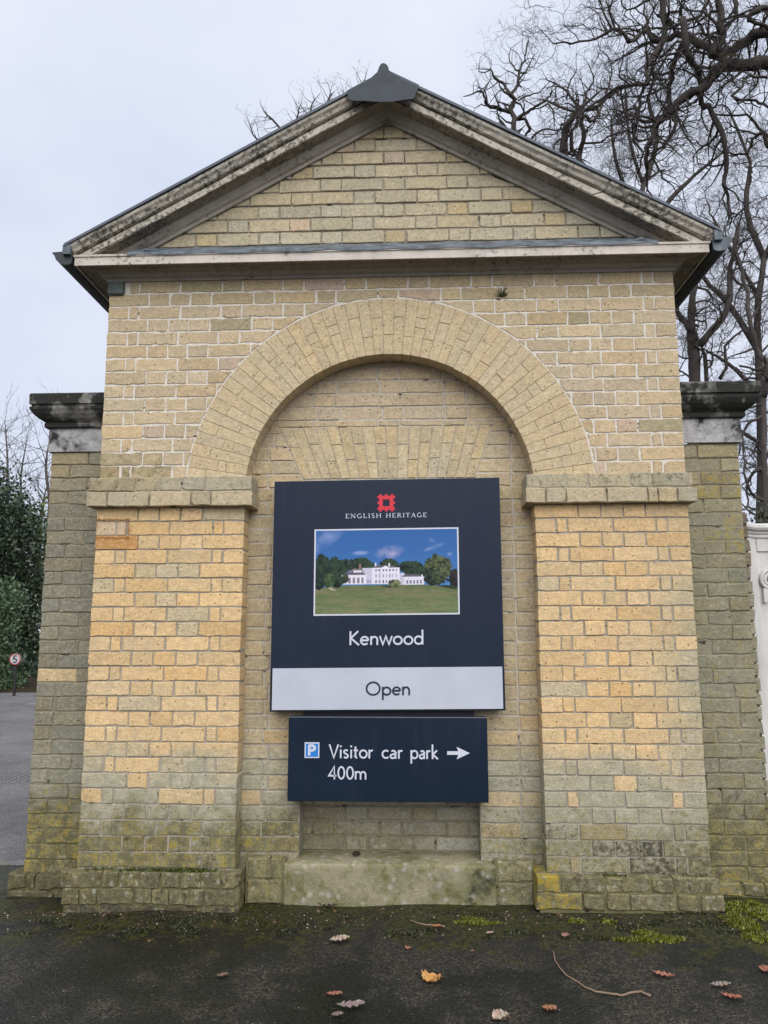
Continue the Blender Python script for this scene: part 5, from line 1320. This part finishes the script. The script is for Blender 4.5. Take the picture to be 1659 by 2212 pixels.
# drain cover in the road, rows of studs
p = atg(18, 1676, .012)
DC = empty('drain_cover', (p[0], p[1], .01), 'studded iron cover set in the road at the left edge', 'drain cover')
IRON = mat_plain('worn_iron', (.15, .145, .14), .6, .4, .2, 20)
MB().bevbox(p[0]-.45, p[0]+.33, p[1]-.28, p[1]+.22, .0, .016, .004).build('plate', IRON, DC)
m = MB()
for i in range(11):
    for j in range(7): m.bevbox(p[0]-.41+i*.068, p[0]-.375+i*.068, p[1]-.25+j*.066, p[1]-.215+j*.066, .0161, .023, .003)
o = m.build('studs', IRON, DC); o['kind'] = 'stuff'

# moss cushions, soil crumbs and pebbles at the foot of the wall
def tufts(name, spots, n, size, dark, lite, seed, h=1.0):
    r = random.Random(seed); V = []; Fc = []; T_c = []
    tw_ = sum(s_[2]*s_[3] for s_ in spots)
    for cx, cy, rx, ry, hh in spots:
        for _ in range(int(n*rx*ry/tw_)):
            a = r.uniform(0, 2*PI); q = math.sqrt(r.random()); x = cx+rx*q*math.cos(a); y = cy+ry*q*math.sin(a); z = float(gz(x, y))+hh*(1-q*q)*r.random()
            s_ = size*r.uniform(.5, 1.3); an = r.uniform(0, 2*PI); tx, ty = r.gauss(0, .5), r.gauss(0, .5)
            b = len(V); V += [(x-s_*.4*math.cos(an), y-s_*.4*math.sin(an), z), (x+s_*.4*math.cos(an), y+s_*.4*math.sin(an), z), (x+s_*tx, y+s_*ty, z+s_*h)]
            Fc.append((b, b+1, b+2)); f = r.random(); T_c += [lerp(dark, lite, f*f)]*3
    o = obj(name, V, Fc, MOSS, tint=np.array(T_c)); o['kind'] = 'stuff'; return o
def many(*L):
    out = []
    for x, y, rx, ry, h in L:
        for _ in range(9):
            a_ = random.uniform(0, 2*PI); q_ = random.uniform(.2, 1.15); k_ = random.uniform(.18, .5)
            out.append((x+rx*q_*math.cos(a_), y+ry*q_*math.sin(a_), rx*k_, max(.008, ry*k_), h*k_*1.6))
    return out
def sp(a, b, rx, ry, h=.012):
    p = gpt(a, b); return (p.x, p.y, rx, ry, h)
tufts('moss', many(sp(1640, 1975, .13, .14, .03), sp(1615, 2005, .07, .05, .015), sp(1650, 2020, .08, .06, .015), sp(1250, 1990, .035, .025, .012), sp(1320, 1992, .03, .022, .012), sp(1400, 2022, .12, .035, .006), sp(1450, 2030, .07, .03, .006), sp(1030, 1988, .10, .03, .006), sp(1590, 1985, .10, .05, .01)), 15000, .0095, (.05, .06, .006), (.26, .28, .025), 3)
dsp = []
for _ in range(70):
    a_ = random.uniform(40, 1640); q_ = gpt(a_, 1968+random.uniform(0, 60)); dsp.append((q_.x, q_.y, random.uniform(.02, .09), random.uniform(.008, .03), random.uniform(0, .004)))
tufts('dark_moss', dsp, 7000, .007, (.008, .010, .004), (.060, .065, .012), 4)
# moss growing along the plinth ledges, as part of the house
def ledge(xs, y0, y1, z, n, seed, par, dark=(.03, .04, .008), lite=(.12, .14, .02)):
    r = random.Random(seed); V = []; Fc = []; T_c = []
    for _ in range(n):
        xa, xb = r.choice(xs); x = r.uniform(xa, xb); y = r.uniform(y0, y1); s_ = .010*r.uniform(.5, 1.3); an = r.uniform(0, PI)
        if nz(x*4, z, seed) < r.uniform(-.5, .9): continue
        b = len(V); V += [(x-s_*.5*math.cos(an), y-s_*.5*math.sin(an), z), (x+s_*.5*math.cos(an), y+s_*.5*math.sin(an), z), (x+r.gauss(0, .3)*s_, y+r.gauss(0, .3)*s_, z+s_*1.1)]; Fc.append((b, b+1, b+2)); T_c += [lerp(dark, lite, r.random()**2)]*3
    o = obj('ledge_moss', V, Fc, MOSS, par, tint=np.array(T_c)); o['kind'] = 'stuff'
ledge([(-1.5, -.74), (-1.3, -.9), (1.0, 1.52)], -.035, .0, .194, 2400, 1, GH)
r_ = random.Random(9); V = []; Fc = []; T_c = []
octa = [(1, 0, 0), (0, 1, 0), (-1, 0, 0), (0, -1, 0), (0, 0, 1), (0, 0, -.5)]; of = [(0, 1, 4), (1, 2, 4), (2, 3, 4), (3, 0, 4), (1, 0, 5), (2, 1, 5), (3, 2, 5), (0, 3, 5)]
for i in range(5200):
    if i < 3800: x, y = r_.uniform(-2.1, 2.1), r_.choice((r_.gauss(-.09, .045), r_.gauss(-.14, .10))); s_ = r_.uniform(.0018, .0065)
    else: x, y = r_.uniform(-1.8, 2.0), r_.uniform(-1.3, -.1); s_ = r_.uniform(.0012, .0032)
    if y > -.052 and abs(x) > .69: y = -.06-abs(y)*.4
    z = float(gz(x, y)); c = lerp((.018, .015, .011), (.075, .06, .045), r_.random()**2)
    if i >= 3800: c = (.05, .048, .044)
    if r_.random() < .028: c = (.30, .27, .23)
    if i < 3800 and r_.random() < .035: c = lerp((.08, .055, .03), (.15, .085, .055), r_.random()); s_ *= 1.7
    b = len(V); an = r_.uniform(0, PI)
    for vx, vy, vz in octa:
        V.append((x+s_*(vx*math.cos(an)-vy*math.sin(an))*r_.uniform(.6, 1.3), y+s_*(vx*math.sin(an)+vy*math.cos(an))*r_.uniform(.6, 1.3), z+s_*vz*r_.uniform(.5, .9)))
    Fc += [tuple(k+b for k in f) for f in of]; T_c += [c]*6
CR = NT('grit', .9, .2); CR = CR.done(CR.attr('tint'))
o = obj('grit', V, Fc, CR, tint=np.array(T_c)); o['kind'] = 'stuff'
# little weed rooted in a joint above the arch
p = at(1085, 640, -.004); r_ = random.Random(4)
m = MB(); V = []; Fc = []; T_c = []
for i in range(46):
    a = r_.uniform(0, PI); L = r_.uniform(.02, .065); q0 = Vector((p[0]+r_.gauss(0, .006), -.004, p[2])); q1 = q0+Vector((math.cos(a)*L*.75, -r_.uniform(.0, .03), math.sin(a)*L)); w_ = Vector((math.sin(a), .2, -math.cos(a)))*.0016
    b = len(V); V += [q0-w_, q0+w_, q1+w_*.5, q1-w_*.5]; Fc.append((b, b+1, b+2, b+3)); T_c += [lerp((.03, .035, .015), (.10, .11, .05), r_.random())]*4
prop(obj('wall_weed', V, Fc, MOSS, tint=np.array(T_c)), 'tiny tufted weed growing from a joint right above the arch', 'weed')
print('tris', sum(len(o.data.polygons) for o in SC.objects if o.type == 'MESH'), 'objs', len(SC.objects))
